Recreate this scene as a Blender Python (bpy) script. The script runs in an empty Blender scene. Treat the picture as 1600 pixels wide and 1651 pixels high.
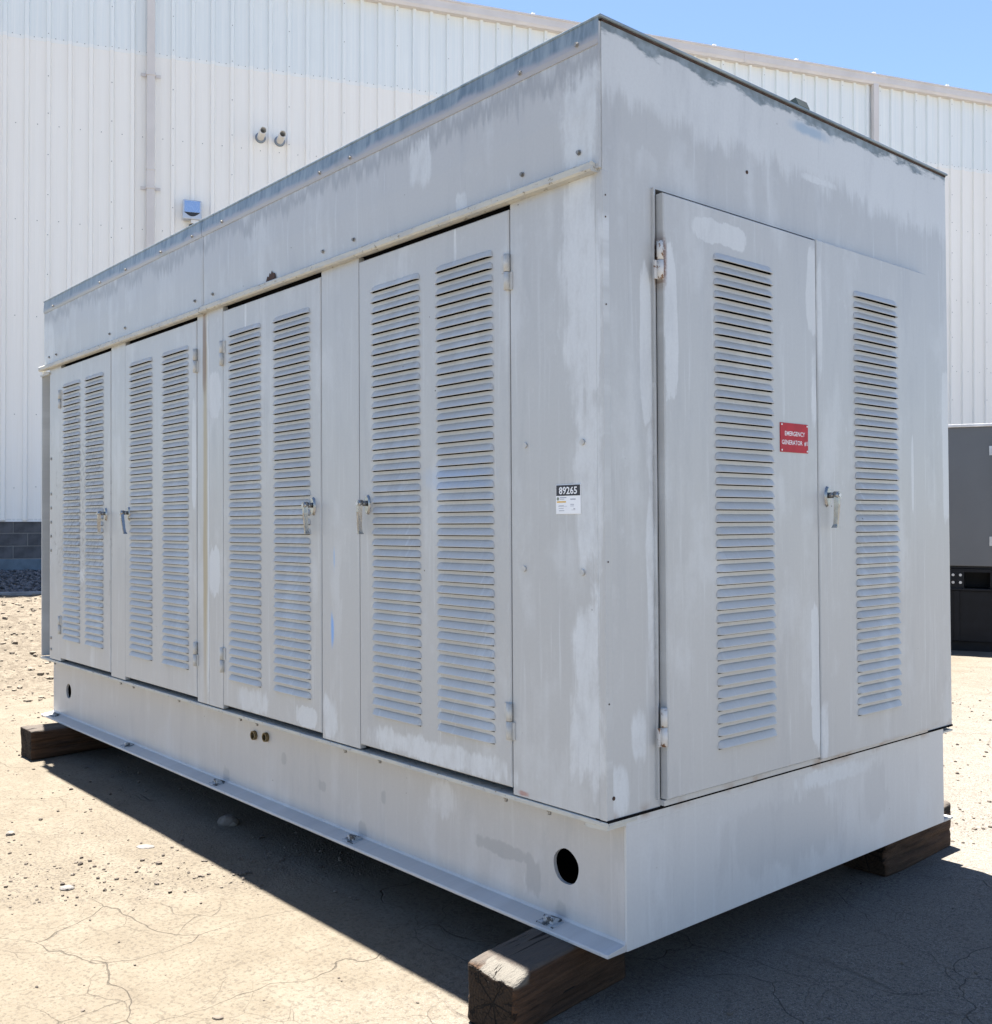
import bpy, bmesh, math, random
import numpy as np
from mathutils import Matrix, Vector
random.seed(7); RS = np.random.RandomState(7)
scene = bpy.context.scene
COL = scene.collection
# ---------------------------------------------------------------- camera
CAMP = Vector((2.1941, -2.4135, 1.6)); YAW, PITCH, ROLL = 0.8695, 0.0074, 0.0015
cd = bpy.data.cameras.new('camera'); cam = bpy.data.objects.new('camera', cd); COL.objects.link(cam)
scene.camera = cam
fw = Vector((-math.sin(YAW)*math.cos(PITCH), math.cos(YAW)*math.cos(PITCH), math.sin(PITCH)))
r0 = Vector((math.cos(YAW), math.sin(YAW), 0)); u0 = r0.cross(fw)
rr = math.cos(ROLL)*r0 + math.sin(ROLL)*u0; uu = -math.sin(ROLL)*r0 + math.cos(ROLL)*u0
cam.matrix_world = Matrix(((rr.x, uu.x, -fw.x, CAMP.x), (rr.y, uu.y, -fw.y, CAMP.y), (rr.z, uu.z, -fw.z, CAMP.z), (0, 0, 0, 1)))
cd.sensor_fit = 'HORIZONTAL'; cd.sensor_width = 36; cd.lens = 36*1653.6/1600
cd.shift_x = (800-762.5)/1600; cd.shift_y = -(825.5-817.2)/1600
cd.clip_start = 0.05; cd.clip_end = 5000
# ---------------------------------------------------------------- light
SUN = Vector((-0.27, 0.074, 1)).normalized()
w = bpy.data.worlds.new('World'); scene.world = w; w.use_nodes = True
nt = w.node_tree; bg = nt.nodes['Background']
sky = nt.nodes.new('ShaderNodeTexSky'); sky.sky_type = 'NISHITA'; sky.sun_disc = False
sky.sun_elevation = math.asin(SUN.z); sky.sun_rotation = math.atan2(SUN.x, SUN.y)
sky.air_density = 0.8; sky.dust_density = 0.2; sky.ozone_density = 2.0
nt.links.new(sky.outputs[0], bg.inputs[0]); bg.inputs[1].default_value = 0.05
sd = bpy.data.lights.new('sun', 'SUN'); sun = bpy.data.objects.new('sun', sd); COL.objects.link(sun)
sd.energy = 5.0; sd.angle = math.radians(0.5); sd.color = (1.0, 0.955, 0.88)
sun.rotation_euler = SUN.to_track_quat('Z', 'Y').to_euler(); sun.location = (-3, 1, 14)
vs = scene.view_settings; vs.view_transform = 'Standard'; vs.look = 'None'; vs.gamma = 1; vs.use_curve_mapping = False
vs.exposure = 2.42
# ---------------------------------------------------------------- helpers
def new_obj(name, me, mat=None, parent=None, loc=None, rot=None, **props):
    o = bpy.data.objects.new(name, me); COL.objects.link(o)
    if mat is not None and me is not None and not me.materials: me.materials.append(mat)
    if parent: o.parent = parent
    if loc is not None: o.location = loc
    if rot is not None: o.rotation_euler = rot
    for k, v in props.items():
        if v is not None: o[k] = v
    return o
def SIDE(u, w_, z): return (u, -w_, z-0.2)
def END(u, w_, z): return (w_, u, z-0.2)
def IDN(u, w_, z): return (u, -w_, z)
class MB:
    def __init__(s, M=IDN): s.v = []; s.f = []; s.M = M; s.sm = []
    def quad(s, a, b, c, d, sm=False):
        n = len(s.v); s.v += [s.M(*a), s.M(*b), s.M(*c), s.M(*d)]; s.f.append((n, n+1, n+2, n+3)); s.sm.append(sm)
    def box(s, a, b, c, d, e, g):
        P = [(a, c, e), (b, c, e), (b, d, e), (a, d, e), (a, c, g), (b, c, g), (b, d, g), (a, d, g)]
        n = len(s.v); s.v += [s.M(*p) for p in P]
        s.f += [tuple(n+i for i in t) for t in ((0, 1, 2, 3), (7, 6, 5, 4), (4, 5, 1, 0), (5, 6, 2, 1), (6, 7, 3, 2), (7, 4, 0, 3))]; s.sm += [False]*6
    def rect(s, a, b, w_, e, g): s.quad((a, w_, e), (b, w_, e), (b, w_, g), (a, w_, g))
    def prism(s, prof, a, b):      # prof = [(w,z)...] extruded from u=a to u=b, closed
        n = len(s.v); k = len(prof)
        s.v += [s.M(a, p, q) for p, q in prof] + [s.M(b, p, q) for p, q in prof]
        for i in range(k): s.f.append((n+i, n+(i+1) % k, n+k+(i+1) % k, n+k+i)); s.sm.append(False)
        s.f.append(tuple(n+i for i in range(k))[::-1]); s.f.append(tuple(n+k+i for i in range(k))); s.sm += [False]*2
    def cyl(s, c, ax, r, L, n=16, r2=None, caps=True, sm=True):  # ax 'u','w','z'; from c along ax by L
        r2 = r if r2 is None else r2; b = len(s.v)
        for t, R_ in ((0, r), (L, r2)):
            for i in range(n):
                A = 2*math.pi*i/n; x, y = R_*math.cos(A), R_*math.sin(A)
                p = {'u': (c[0]+t, c[1]+x, c[2]+y), 'w': (c[0]+x, c[1]+t, c[2]+y), 'z': (c[0]+x, c[1]+y, c[2]+t)}[ax]
                s.v.append(s.M(*p))
        for i in range(n): s.f.append((b+i, b+(i+1) % n, b+n+(i+1) % n, b+n+i)); s.sm.append(sm)
        if caps: s.f.append(tuple(b+i for i in range(n))[::-1]); s.f.append(tuple(b+n+i for i in range(n))); s.sm += [False]*2
    def mesh(s, name, bevel=0, seg=2, fix=True):
        me = bpy.data.meshes.new(name); me.from_pydata([tuple(p) for p in s.v], [], s.f)
        for p, q in zip(me.polygons, s.sm): p.use_smooth = q
        if fix or bevel:
            bm = bmesh.new(); bm.from_mesh(me)
            if bevel:
                bmesh.ops.remove_doubles(bm, verts=bm.verts, dist=1e-5)
                bmesh.ops.recalc_face_normals(bm, faces=bm.faces)
                ed = [e for e in bm.edges if len(e.link_faces) == 2 and e.calc_face_angle(0) > 0.6]
                bmesh.ops.bevel(bm, geom=ed, offset=bevel, segments=seg, affect='EDGES', profile=0.6, clamp_overlap=True)
            bmesh.ops.recalc_face_normals(bm, faces=bm.faces) if fix else None
            bm.to_mesh(me); bm.free()
        return me
    def build(s, name, mat, parent=None, bevel=0, fix=True, **k): return new_obj(name, s.mesh(name, bevel, fix=fix), mat, parent, **k)
def copy_obj(o, parent, loc=None, rot=None):
    c = o.copy(); COL.objects.link(c); c.parent = parent
    if loc is not None: c.location = loc
    if rot is not None: c.rotation_euler = rot
    return c
# ---------------------------------------------------------------- material node helper
class NB:
    def __init__(s, name, ref=None):
        s.m = bpy.data.materials.new(name); s.m.use_nodes = True; s.t = s.m.node_tree; s.N = s.t.nodes
        s.b = s.N['Principled BSDF']; tc = s.N.new('ShaderNodeTexCoord'); tc.object = ref; s.co = tc.outputs['Object']
        s.x = s.y = s.z = None
    def put(s, i, v):
        if hasattr(v, 'links') or hasattr(v, 'is_linked'): s.t.links.new(v, i)
        else: i.default_value = v
    def math(s, op, a, b=0.0, c=None, clamp=False):
        n = s.N.new('ShaderNodeMath'); n.operation = op; n.use_clamp = clamp
        s.put(n.inputs[0], a); s.put(n.inputs[1], b)
        if c is not None: s.put(n.inputs[2], c)
        return n.outputs[0]
    def vm(s, op, a, b=(0, 0, 0)):
        n = s.N.new('ShaderNodeVectorMath'); n.operation = op; s.put(n.inputs[0], a); s.put(n.inputs[1], b); return n.outputs[0]
    def xyz(s, v=None):
        n = s.N.new('ShaderNodeSeparateXYZ'); s.put(n.inputs[0], v if v is not None else s.co); return n.outputs
    def comb(s, x, y, z):
        n = s.N.new('ShaderNodeCombineXYZ'); s.put(n.inputs[0], x); s.put(n.inputs[1], y); s.put(n.inputs[2], z); return n.outputs[0]
    def noise(s, scale, detail=4, rough=0.55, vec=None, stretch=None, dist=0.0, col=False):
        v = vec if vec is not None else s.co
        if stretch: v = s.vm('MULTIPLY', v, stretch)
        n = s.N.new('ShaderNodeTexNoise'); s.put(n.inputs['Vector'], v); n.inputs['Scale'].default_value = scale
        n.inputs['Detail'].default_value = detail; n.inputs['Roughness'].default_value = rough; n.inputs['Distortion'].default_value = dist
        return n.outputs['Color' if col else 'Fac']
    def vor(s, scale, feature='F1', vec=None, out='Distance', rnd=1.0):
        n = s.N.new('ShaderNodeTexVoronoi'); n.feature = feature; s.put(n.inputs['Vector'], vec if vec is not None else s.co)
        n.inputs['Scale'].default_value = scale; n.inputs['Randomness'].default_value = rnd; return n.outputs[out]
    def ss(s, v, a, b, lo=0.0, hi=1.0):
        n = s.N.new('ShaderNodeMapRange'); n.interpolation_type = 'SMOOTHSTEP'; s.put(n.inputs[0], v)
        n.inputs[1].default_value = a; n.inputs[2].default_value = b; n.inputs[3].default_value = lo; n.inputs[4].default_value = hi; return n.outputs[0]
    def mix(s, f, a, b, typ='MIX'):
        n = s.N.new('ShaderNodeMix'); n.data_type = 'RGBA'; n.blend_type = typ; s.put(n.inputs[0], f)
        s.put(n.inputs[6], a if not isinstance(a, tuple) else (*a, 1)); s.put(n.inputs[7], b if not isinstance(b, tuple) else (*b, 1)); return n.outputs[2]
    def bump(s, h, strength=0.3, dist=0.01, nrm=None):
        n = s.N.new('ShaderNodeBump'); s.put(n.inputs['Height'], h); n.inputs['Strength'].default_value = strength
        n.inputs['Distance'].default_value = dist
        if nrm is not None: s.put(n.inputs['Normal'], nrm)
        return n.outputs[0]
    def out(s, col=None, rough=None, metal=None, nrm=None, spec=None):
        if col is not None: s.put(s.b.inputs['Base Color'], col if not isinstance(col, tuple) else (*col, 1))
        if rough is not None: s.put(s.b.inputs['Roughness'], rough)
        if metal is not None: s.put(s.b.inputs['Metallic'], metal)
        if nrm is not None: s.put(s.b.inputs['Normal'], nrm)
        if spec is not None: s.put(s.b.inputs['Specular IOR Level'], spec)
        return s.m
    def blob(s, P, cx, cz, hx, hz, soft, wob):
        """soft edged rounded rectangle on (x, z) with a wobbling edge; P has the wobble source"""
        d = s.vm('ABSOLUTE', s.vm('MULTIPLY', s.vm('SUBTRACT', P, (cx, 0, cz)), (1/hx, 0, 1/hz)))
        o = s.xyz(d); m = s.math('POWER', s.math('ADD', s.math('POWER', o[0], 3.0), s.math('POWER', o[2], 3.0)), 0.3333)
        return s.ss(s.math('ADD', m, wob), 1.0-soft, 1.0+soft, 1.0, 0.0)
def simple(name, col, rough=0.5, metal=0.0, var=0.15, scale=8, ref=None, bump=0.0, spec=0.5):
    b = NB(name, ref); n = b.noise(scale, 5)
    c = b.mix(b.ss(n, 0.3, 0.7), tuple(x*(1-var) for x in col), tuple(min(1, x*(1+var)) for x in col))
    nr = b.bump(b.noise(scale*6, 4), bump, 0.01) if bump else None
    return b.out(c, rough, metal, nr, spec)
# ================================================================ SETTING
W0 = Vector((-13.9403, 2.7087, 0)); WD = Vector((0.36127, 0.93246, 0)); WN = Vector((0.93246, -0.36127, 0))
def vnoise(x, y, seed=0):
    xi, yi = np.floor(x).astype(int), np.floor(y).astype(int); fx, fy = x-xi, y-yi
    fx, fy = fx*fx*(3-2*fx), fy*fy*(3-2*fy)
    def h(a, b): 
        n = (a*374761393 + b*668265263 + seed*974711) & 0x7fffffff
        n = ((n ^ (n >> 13))*1274126177) & 0x7fffffff
        return ((n ^ (n >> 16)) & 0xffff)/65535.0
    return (h(xi, yi)*(1-fx)+h(xi+1, yi)*fx)*(1-fy)+(h(xi, yi+1)*(1-fx)+h(xi+1, yi+1)*fx)*fy
def fbm(x, y, o=4, seed=0):
    s, a, t = 0, 1, 0
    for i in range(o): s = s + a*vnoise(x*2**i+i*17.3, y*2**i+i*9.1, seed+i); t += a; a *= 0.5
    return s/t-0.5
def sst(t): t = np.clip(t, 0, 1); return t*t*(3-2*t)
def ground_h(x, y, detail=True):
    x = np.asarray(x, float); y = np.asarray(y, float)
    base = 0.0112*np.clip(x, -14, 8)
    dw = (x-W0.x)*WN.x + (y-W0.y)*WN.y
    bank = sst((6.7-dw)/4.0)
    top = 0.57 + 0.17*np.clip((2.75-dw)/2.75, 0, 1)
    z = base*(1-bank) + top*bank
    if detail:
        rough = sst((6.6-dw)/1.2)*sst((dw-2.6)/0.3)
        near = sst((9-np.abs(x+3))/3)
        z = z + rough*(0.10*fbm(x*1.6, y*1.6, 4, 3)+0.05*fbm(x*7, y*7, 3, 5)) + (0.012*fbm(x*0.9, y*0.9, 3, 1)+0.006*fbm(x*6, y*6, 2, 2))*(1-rough)*sst((np.abs(y-1)-0.0)/0.5*0+1)
    return z
def axis_coords(a, b, step, far):
    c = list(np.arange(a, b+1e-6, step)); s = step; v = b
    while v < far: s *= 1.35; v += s; c.append(v)
    s = step; v = a; lo = []
    while v > -far: s *= 1.35; v -= s; lo.append(v)
    return np.array(lo[::-1]+c)
gx = axis_coords(-15, 2.4, 0.06, 1500); gy = axis_coords(-2.2, 11, 0.06, 1500)
X, Y = np.meshgrid(gx, gy, indexing='ij'); Z = ground_h(X, Y)
nx, ny = X.shape; V = np.stack([X, Y, Z], -1).reshape(-1, 3)
I = np.arange(nx*ny).reshape(nx, ny)
Fq = np.stack([I[:-1, :-1], I[1:, :-1], I[1:, 1:], I[:-1, 1:]], -1).reshape(-1, 4)
def np_mesh(name, V, F, smooth=True):
    me = bpy.data.meshes.new(name); k = F.shape[1]
    me.vertices.add(len(V)); me.vertices.foreach_set('co', np.asarray(V, np.float32).ravel())
    me.loops.add(F.size); me.loops.foreach_set('vertex_index', F.ravel().astype(np.int32))
    me.polygons.add(len(F)); me.polygons.foreach_set('loop_start', np.arange(0, F.size, k, dtype=np.int32))
    me.polygons.foreach_set('loop_total', np.full(len(F), k, np.int32)); me.polygons.foreach_set('use_smooth', np.full(len(F), smooth))
    me.update(); me.validate(); return me
def ground_material():
    b = NB('dusty_asphalt')
    o = b.xyz(); x, y = o[0], o[1]
    big = b.noise(0.7, 5, 0.6); mid = b.noise(4, 6, 0.6); fine = b.noise(60, 4, 0.7); grit = b.noise(260, 2, 0.6)
    strp = b.noise(1.3, 5, 0.65, stretch=(1.0, 3.2, 1), dist=0.6)
    c = b.mix(b.ss(big, 0.3, 0.7), (0.108, 0.090, 0.066), (0.127, 0.107, 0.080))
    c = b.mix(b.ss(mid, 0.35, 0.75), c, (0.140, 0.119, 0.090))
    c = b.mix(b.math('MULTIPLY', b.ss(strp, 0.52, 0.72), 0.6), c, (0.150, 0.131, 0.102))
    # asphalt shaded by the machine's end: colour lightened here to lift the shade
    shade_zone = b.ss(b.math('ADD', b.math('ADD', x, b.math('MULTIPLY', b.math('SUBTRACT', mid, 0.5), 1.2)), b.math('MULTIPLY', y, 0.25)), -1.2, 0.6)
    c = b.mix(b.math('MULTIPLY', shade_zone, 0.6), c, (0.165, 0.150, 0.134))
    # coarse gravelly belt: position along a line
    ln = b.math('ADD', b.math('MULTIPLY', x, 0.87), b.math('MULTIPLY', y, -0.49))      # ~ -1.42 on the edge line
    ln = b.math('ADD', ln, b.math('MULTIPLY', b.math('SUBTRACT', big, 0.5), 0.5))
    belt = b.math('MULTIPLY', b.ss(ln, -1.50, -1.36, 1, 0), b.ss(ln, -3.2, -2.0, 0.25, 1))
    st = b.vor(70, 'F1'); stm = b.math('MULTIPLY', b.ss(st, 0.2, 0.45, 1, 0), b.ss(b.noise(9, 3), 0.42, 0.6))
    c = b.mix(b.math('MULTIPLY', b.math('MULTIPLY', stm, belt), 0.5), c, (0.07, 0.06, 0.055))
    c = b.mix(b.ss(b.noise(1.9, 5, 0.7, dist=0.8), 0.60, 0.74, 0, 0.35), c, (0.085, 0.068, 0.050))
    # speckle of aggregate
    c = b.mix(b.ss(grit, 0.54, 0.68, 0, 0.55), c, (0.15, 0.138, 0.12))
    c = b.mix(b.ss(fine, 0.38, 0.50, 0.5, 0), c, (0.050, 0.041, 0.032))
    c = b.mix(b.math('MULTIPLY', shade_zone, b.ss(b.noise(110, 3, 0.7), 0.50, 0.60, 0, 0.6)), c, (0.045, 0.042, 0.040))
    c = b.mix(b.math('MULTIPLY', shade_zone, b.ss(grit, 0.56, 0.62, 0, 0.6)), c, (0.30, 0.28, 0.26))
    c = b.mix(b.ss(b.noise(1.0, 6, 0.72, stretch=(5, 14, 1), dist=1.2), 0.52, 0.70, 0, 0.30), c, (0.080, 0.064, 0.046))
    # cracks
    wob = b.vm('MULTIPLY', b.vm('SUBTRACT', b.noise(1.6, 3, 0.5, col=True), (0.5, 0.5, 0.5)), (0.6, 0.6, 0))
    wob2 = b.vm('MULTIPLY', b.vm('SUBTRACT', b.noise(22, 3, 0.6, col=True), (0.5, 0.5, 0.5)), (0.014, 0.014, 0))
    flat = b.comb(x, y, 0.0)
    cv = b.vm('ADD', b.vm('ADD', flat, wob), wob2)
    e1 = b.vor(1.35, 'DISTANCE_TO_EDGE', b.vm('ADD', cv, (3.3, 1.2, 0)))
    e2 = b.vor(3.6, 'DISTANCE_TO_EDGE', b.vm('ADD', cv, (0.7, 5.1, 0)))
    wd = b.noise(2.2, 2)
    k1 = b.math('MULTIPLY', b.ss(e1, 0.0005, 0.0032, 1, 0), b.ss(wd, 0.30, 0.44))
    k2 = b.math('MULTIPLY', b.ss(e2, 0.001, 0.0055, 1, 0), b.ss(b.noise(1.1, 2), 0.44, 0.58))
    cr = b.math('MAXIMUM', k1, b.math('MULTIPLY', k2, 0.7))
    cr = b.math('MULTIPLY', cr, b.math('SUBTRACT', 1.0, b.math('MULTIPLY', belt, 0.95)))
    c = b.mix(b.math('MULTIPLY', cr, 0.5), c, (0.032, 0.027, 0.022))
    # earth near the building
    dw = b.math('ADD', b.math('MULTIPLY', b.math('SUBTRACT', x, W0.x), WN.x), b.math('MULTIPLY', b.math('SUBTRACT', y, W0.y), WN.y))
    ea = b.ss(b.math('ADD', dw, b.math('MULTIPLY', b.math('SUBTRACT', mid, 0.5), 2)), 6.0, 7.2, 1, 0)
    c = b.mix(ea, c, b.mix(b.ss(b.noise(14, 6, 0.7), 0.35, 0.65), (0.095, 0.077, 0.057), (0.158, 0.133, 0.101)))
    h = b.math('ADD', b.math('MULTIPLY', fine, 0.5), b.math('MULTIPLY', grit, 0.25))
    h = b.math('ADD', h, b.math('MULTIPLY', b.noise(1.0, 6, 0.72, stretch=(34, 17, 1), dist=0.5), 1.1))
    h = b.math('SUBTRACT', h, b.math('MULTIPLY', cr, 1.5))
    h = b.math('ADD', h, b.math('MULTIPLY', b.math('MULTIPLY', b.ss(st, 0.1, 0.45, 1, 0), belt), 0.6))
    h = b.math('ADD', h, b.math('MULTIPLY', b.math('MULTIPLY', b.noise(30, 5, 0.7), ea), 3.0))
    return b.out(c, 0.9, nrm=b.bump(h, 0.75, 0.011), spec=0.25)
MG = ground_material()
ground = new_obj('ground', np_mesh('ground', V, Fq), MG, kind='structure')
# scatter helper: many small stones as one mesh
ico_v = None
def ico():
    bm = bmesh.new(); bmesh.ops.create_icosphere(bm, subdivisions=1, radius=1); bm.verts.ensure_lookup_table()
    v = np.array([p.co[:] for p in bm.verts]); f = np.array([[q.index for q in p.verts] for p in bm.faces]); bm.free(); return v, f
IV, IF = ico()
def stones(name, pts, sizes, mat, flat=0.6, sink=0.25, smooth=False, **k):
    n = len(pts); Vs = np.zeros((n, len(IV), 3))
    for i in range(n):
        v = IV*(1+RS.uniform(-.28, .28, (len(IV), 1)))*np.array([1, RS.uniform(.55, 1), flat*RS.uniform(.7, 1.2)])
        a = RS.uniform(0, 6.28); c_, s_ = math.cos(a), math.sin(a)
        v = v @ np.array([[c_, s_, 0], [-s_, c_, 0], [0, 0, 1]]); Vs[i] = v*sizes[i]+pts[i]
        Vs[i, :, 2] += sizes[i]*flat*(1-2*sink)
    F = (IF[None]+np.arange(n)[:, None, None]*len(IV)).reshape(-1, 3)
    return new_obj(name, np_mesh(name, Vs.reshape(-1, 3), F, smooth), mat, **k)
def stone_mat(name, a, b_, sc=14, amp=0.6):
    b = NB(name); n = b.vor(sc, 'F1', out='Color'); f = b.xyz(n)[0]
    c = b.mix(f, a, b_); return b.out(c, 0.9, nrm=b.bump(b.noise(120, 3), amp, 0.004), spec=0.3)
m_peb = stone_mat('pebble_stone', (0.045, 0.037, 0.032), (0.15, 0.125, 0.1), 25)
m_grav = stone_mat('grey_gravel', (0.05, 0.05, 0.055), (0.17, 0.165, 0.175), 22)
m_clod = stone_mat('earth_clod', (0.13, 0.108, 0.083), (0.19, 0.16, 0.125), 12)
# pebbles: gravelly belt left of the machine plus a thin scatter all over
P = []; S = []
while len(P) < 11000:
    x, y = RS.uniform(-9, 1.5), RS.uniform(-2.3, 7)
    ln = 0.87*x-0.49*y; d = ln+1.42+0.4*float(fbm(np.array(x*1.1), np.array(y*1.1), 2, 9))
    pr = (math.exp(-((d+0.18)/0.25)**2) if d < 0.02 else 0.0)*1.0 + (0.12 if d < 0 else 0.035)
    if RS.rand() < pr:
        P.append((x, y)); S.append(0.0022+0.010*RS.rand()**5*(1.3 if d < 0 else 0.8))
P = np.array(P); pz = ground_h(P[:, 0], P[:, 1])
stones('pebbles', np.c_[P, pz], S, m_peb, kind='stuff', label='small loose pebbles scattered over the dusty asphalt')
P = []; S = []
while len(P) < 6500:
    s_, d = RS.uniform(-9, 6), 2.75+RS.rand()**1.3*4.2
    p = W0+WD*s_+WN*d
    P.append((p.x, p.y)); S.append(0.008+0.034*RS.rand()**4)
P = np.array(P); pz = ground_h(P[:, 0], P[:, 1])
stones('earth_clods', np.c_[P, pz], S, m_clod, sink=0.35, kind='stuff', label='dry earth clods on the low bank before the building')
P = []; S = []
while len(P) < 9500:
    s_, d = RS.uniform(-7, 4), RS.uniform(0.12, 2.62)
    p = W0+WD*s_+WN*d; P.append((p.x, p.y)); S.append(0.02+0.022*RS.rand())
P = np.array(P); pz = ground_h(P[:, 0], P[:, 1], False)
stones('gravel', np.c_[P, pz+RS.uniform(-.01, .012, len(P))], S, m_grav, flat=0.75, kind='stuff', label='grey gravel strip along the foot of the building')

# ================================================================ WAREHOUSE
WR = bpy.data.objects.new('warehouse', None); COL.objects.link(WR); WR.location = W0
WR.rotation_euler = (0, 0, math.atan2(WD.y, WD.x))
WR['label'] = 'large pale ribbed metal warehouse with bluish upper sheets behind the grey machine'; WR['category'] = 'building'
def sheet_mat(name, col, streak, sc, rough=0.45):
    b = NB(name, WR); st = b.noise(1.0, 6, 0.7, stretch=(22, 22, 0.35)); lg = b.noise(0.25, 4)
    c = b.mix(b.ss(st, 0.3, 0.75), col, streak); c = b.mix(b.ss(lg, 0.35, 0.7, 0, 0.35), c, tuple(v*0.93 for v in col))
    z = b.xyz()[2]
    if name.startswith('pale'): c = b.mix(b.math('MULTIPLY', b.ss(b.math('ADD', z, b.math('MULTIPLY', b.noise(8, 3), 0.05)), 8.885, 8.90, 1, 0), 0.7), c, (0.86, 0.86, 0.84)); c = b.mix(b.ss(z, 9.9, 10.3, 0, 0.25), c, (0.80, 0.77, 0.66))  # yellowish tint towards the eave paints in warm bounced light
    else: c = b.mix(b.math('MULTIPLY', b.ss(b.noise(1.0, 4, 0.6, stretch=(9, 9, 0.22)), 0.55, 0.75), 0.25), c, (0.66, 0.63, 0.58))
    h = b.noise(1.2, 3, 0.5, stretch=(1.5, 1, 0.5))
    return b.out(c, rough, nrm=b.bump(h, 0.12, 0.05), spec=0.4)
m_low = sheet_mat('cream_sheet', (0.87, 0.84, 0.79), (0.90, 0.875, 0.83), 1)
m_up = sheet_mat('pale_blue_sheet', (0.745, 0.79, 0.80), (0.85, 0.865, 0.85), 1, 0.5)
m_gut = simple('gutter_metal', (0.64, 0.60, 0.575), 0.5, var=0.05, scale=2)
m_screw = simple('screw_metal', (0.30, 0.30, 0.30), 0.5, 0.3)
m_dark = simple('dark_void', (0.012, 0.012, 0.013), 0.9)
m_white = simple('white_trim', (0.72, 0.71, 0.69), 0.5, var=0.05)
PW = 0.9144
def sheet_mesh(name, z0, z1, off):
    mb = MB(IDN); pr = []
    for k in range(3):
        c_ = k*PW/3+0.0; 
        pr += [(c_-0.038, 0), (c_-0.026, 0.044), (c_+0.026, 0.044), (c_+0.038, 0)]
        pr += [(c_+0.118, 0), (c_+0.124, 0.0015), (c_+0.13, 0), (c_+0.175, 0), (c_+0.181, 0.0015), (c_+0.187, 0)]
    pr.append((PW-0.038, 0)); pr.append((PW-0.026, 0.0425)); pr.append((PW+0.026, 0.0425)); pr.append((PW+0.033, 0.012))
    for a, c in zip(pr[:-1], pr[1:]): mb.quad((a[0], a[1]+off, z0), (c[0], c[1]+off, z0), (c[0], c[1]+off, z1), (a[0], a[1]+off, z1))
    for a, c in zip(pr[:-1], pr[1:]): mb.quad((a[0], a[1]+off, z0), (a[0], a[1]+off-0.004, z0), (c[0], c[1]+off-0.004, z0), (c[0], c[1]+off, z0))
    return mb.mesh(name, fix=False)
me_lo = sheet_mesh('wall_sheet', 1.50, 8.86, 0.0); me_lo.materials.append(m_low)
me_up = sheet_mesh('upper_wall_sheet', 8.81, 10.36, 0.0045); me_up.materials.append(m_up)
for k in range(-7, 23):
    new_obj('wall_sheet', me_lo, None, WR, loc=(k*PW, 0.0003*(k % 2), 0)); 
    new_obj('upper_wall_sheet', me_up, None, WR, loc=(k*PW, 0.0003*(k % 2), RS.uniform(-.006, .006)))
mb = MB(IDN)   # screws
for k in range(-21, 66):
    u = k*PW/3
    for z in (2.0, 3.1, 4.6, 6.07, 7.53): mb.cyl((u+0.152, 0, z+RS.uniform(-.01, .01)), 'w', 0.0075, 0.007, 6)
    for du in (0.10, 0.21): mb.cyl((u+du, 0.004, 8.87+RS.uniform(-.01, .01)), 'w', 0.007, 0.007, 6)
    if k % 3 == 0:
        for i in range(14): mb.cyl((u, 0.044, 2.2+i*0.61+RS.uniform(-.05, .05)), 'w', 0.0075, 0.008, 6)
mb.build('sheet_screws', m_screw, WR, fix=False, kind='stuff')
# inner shell of the building
mb = MB(IDN); mb.box(-6.5, 21.1, -24, -0.06, 0.3, 10.3); mb.build('wall_core', m_low, WR)
mb = MB(IDN); mb.prism([(0.10, 10.42), (-24.2, 12.4), (-24.2, 12.5), (0.10, 10.475)], -6.6, 21.2); mb.build('roof', m_white, WR)
for i in range(-9, 12):
    mb = MB(IDN); mb.prism([(0.115, 10.455), (-24, 12.48), (-24, 12.53), (0.115, 10.50)], -0.03, 0.03); mb.build('roof_rib', m_white, WR, loc=(11.66+(i-4)*1.85, 0, 0)) if -6.4 < 11.66+(i-4)*1.85 < 21 else None
mb = MB(IDN)
mb.prism([(0.005, 10.25), (0.115, 10.25), (0.135, 10.30), (0.135, 10.42), (0.15, 10.425), (0.15, 10.455), (0.005, 10.455)], -6.6, 21.2)
g = mb.build('gutter', m_gut, WR)
mb = MB(IDN); mb.box(12.295, 12.315, 0.0, 0.142, 10.245, 10.458); mb.build('gutter_joint', m_gut, WR)
for s_ in (1.49, 15.38):
    mb = MB(IDN); mb.box(s_-0.06, s_+0.06, 0.047, 0.135, 0.95, 10.26); d = mb.build('downspout', m_gut, WR, bevel=0.008)
    mb = MB(IDN); mb.box(s_-0.068, s_+0.068, 0.046, 0.143, 6.985, 7.0); mb.build('sleeve_joint', m_gut, d, bevel=0.003)
    for z in (8.49, 6.71, 4.93, 3.15):
        mb = MB(IDN); mb.box(s_-0.15, s_-0.07, 0.045, 0.057, z-0.025, z+0.025); mb.box(s_+0.07, s_+0.15, 0.045, 0.057, z-0.025, z+0.025)
        mb.box(s_-0.072, s_+0.072, 0.046, 0.144, z-0.02, z+0.02); mb.build('bracket', m_gut, d, bevel=0.003)
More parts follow.
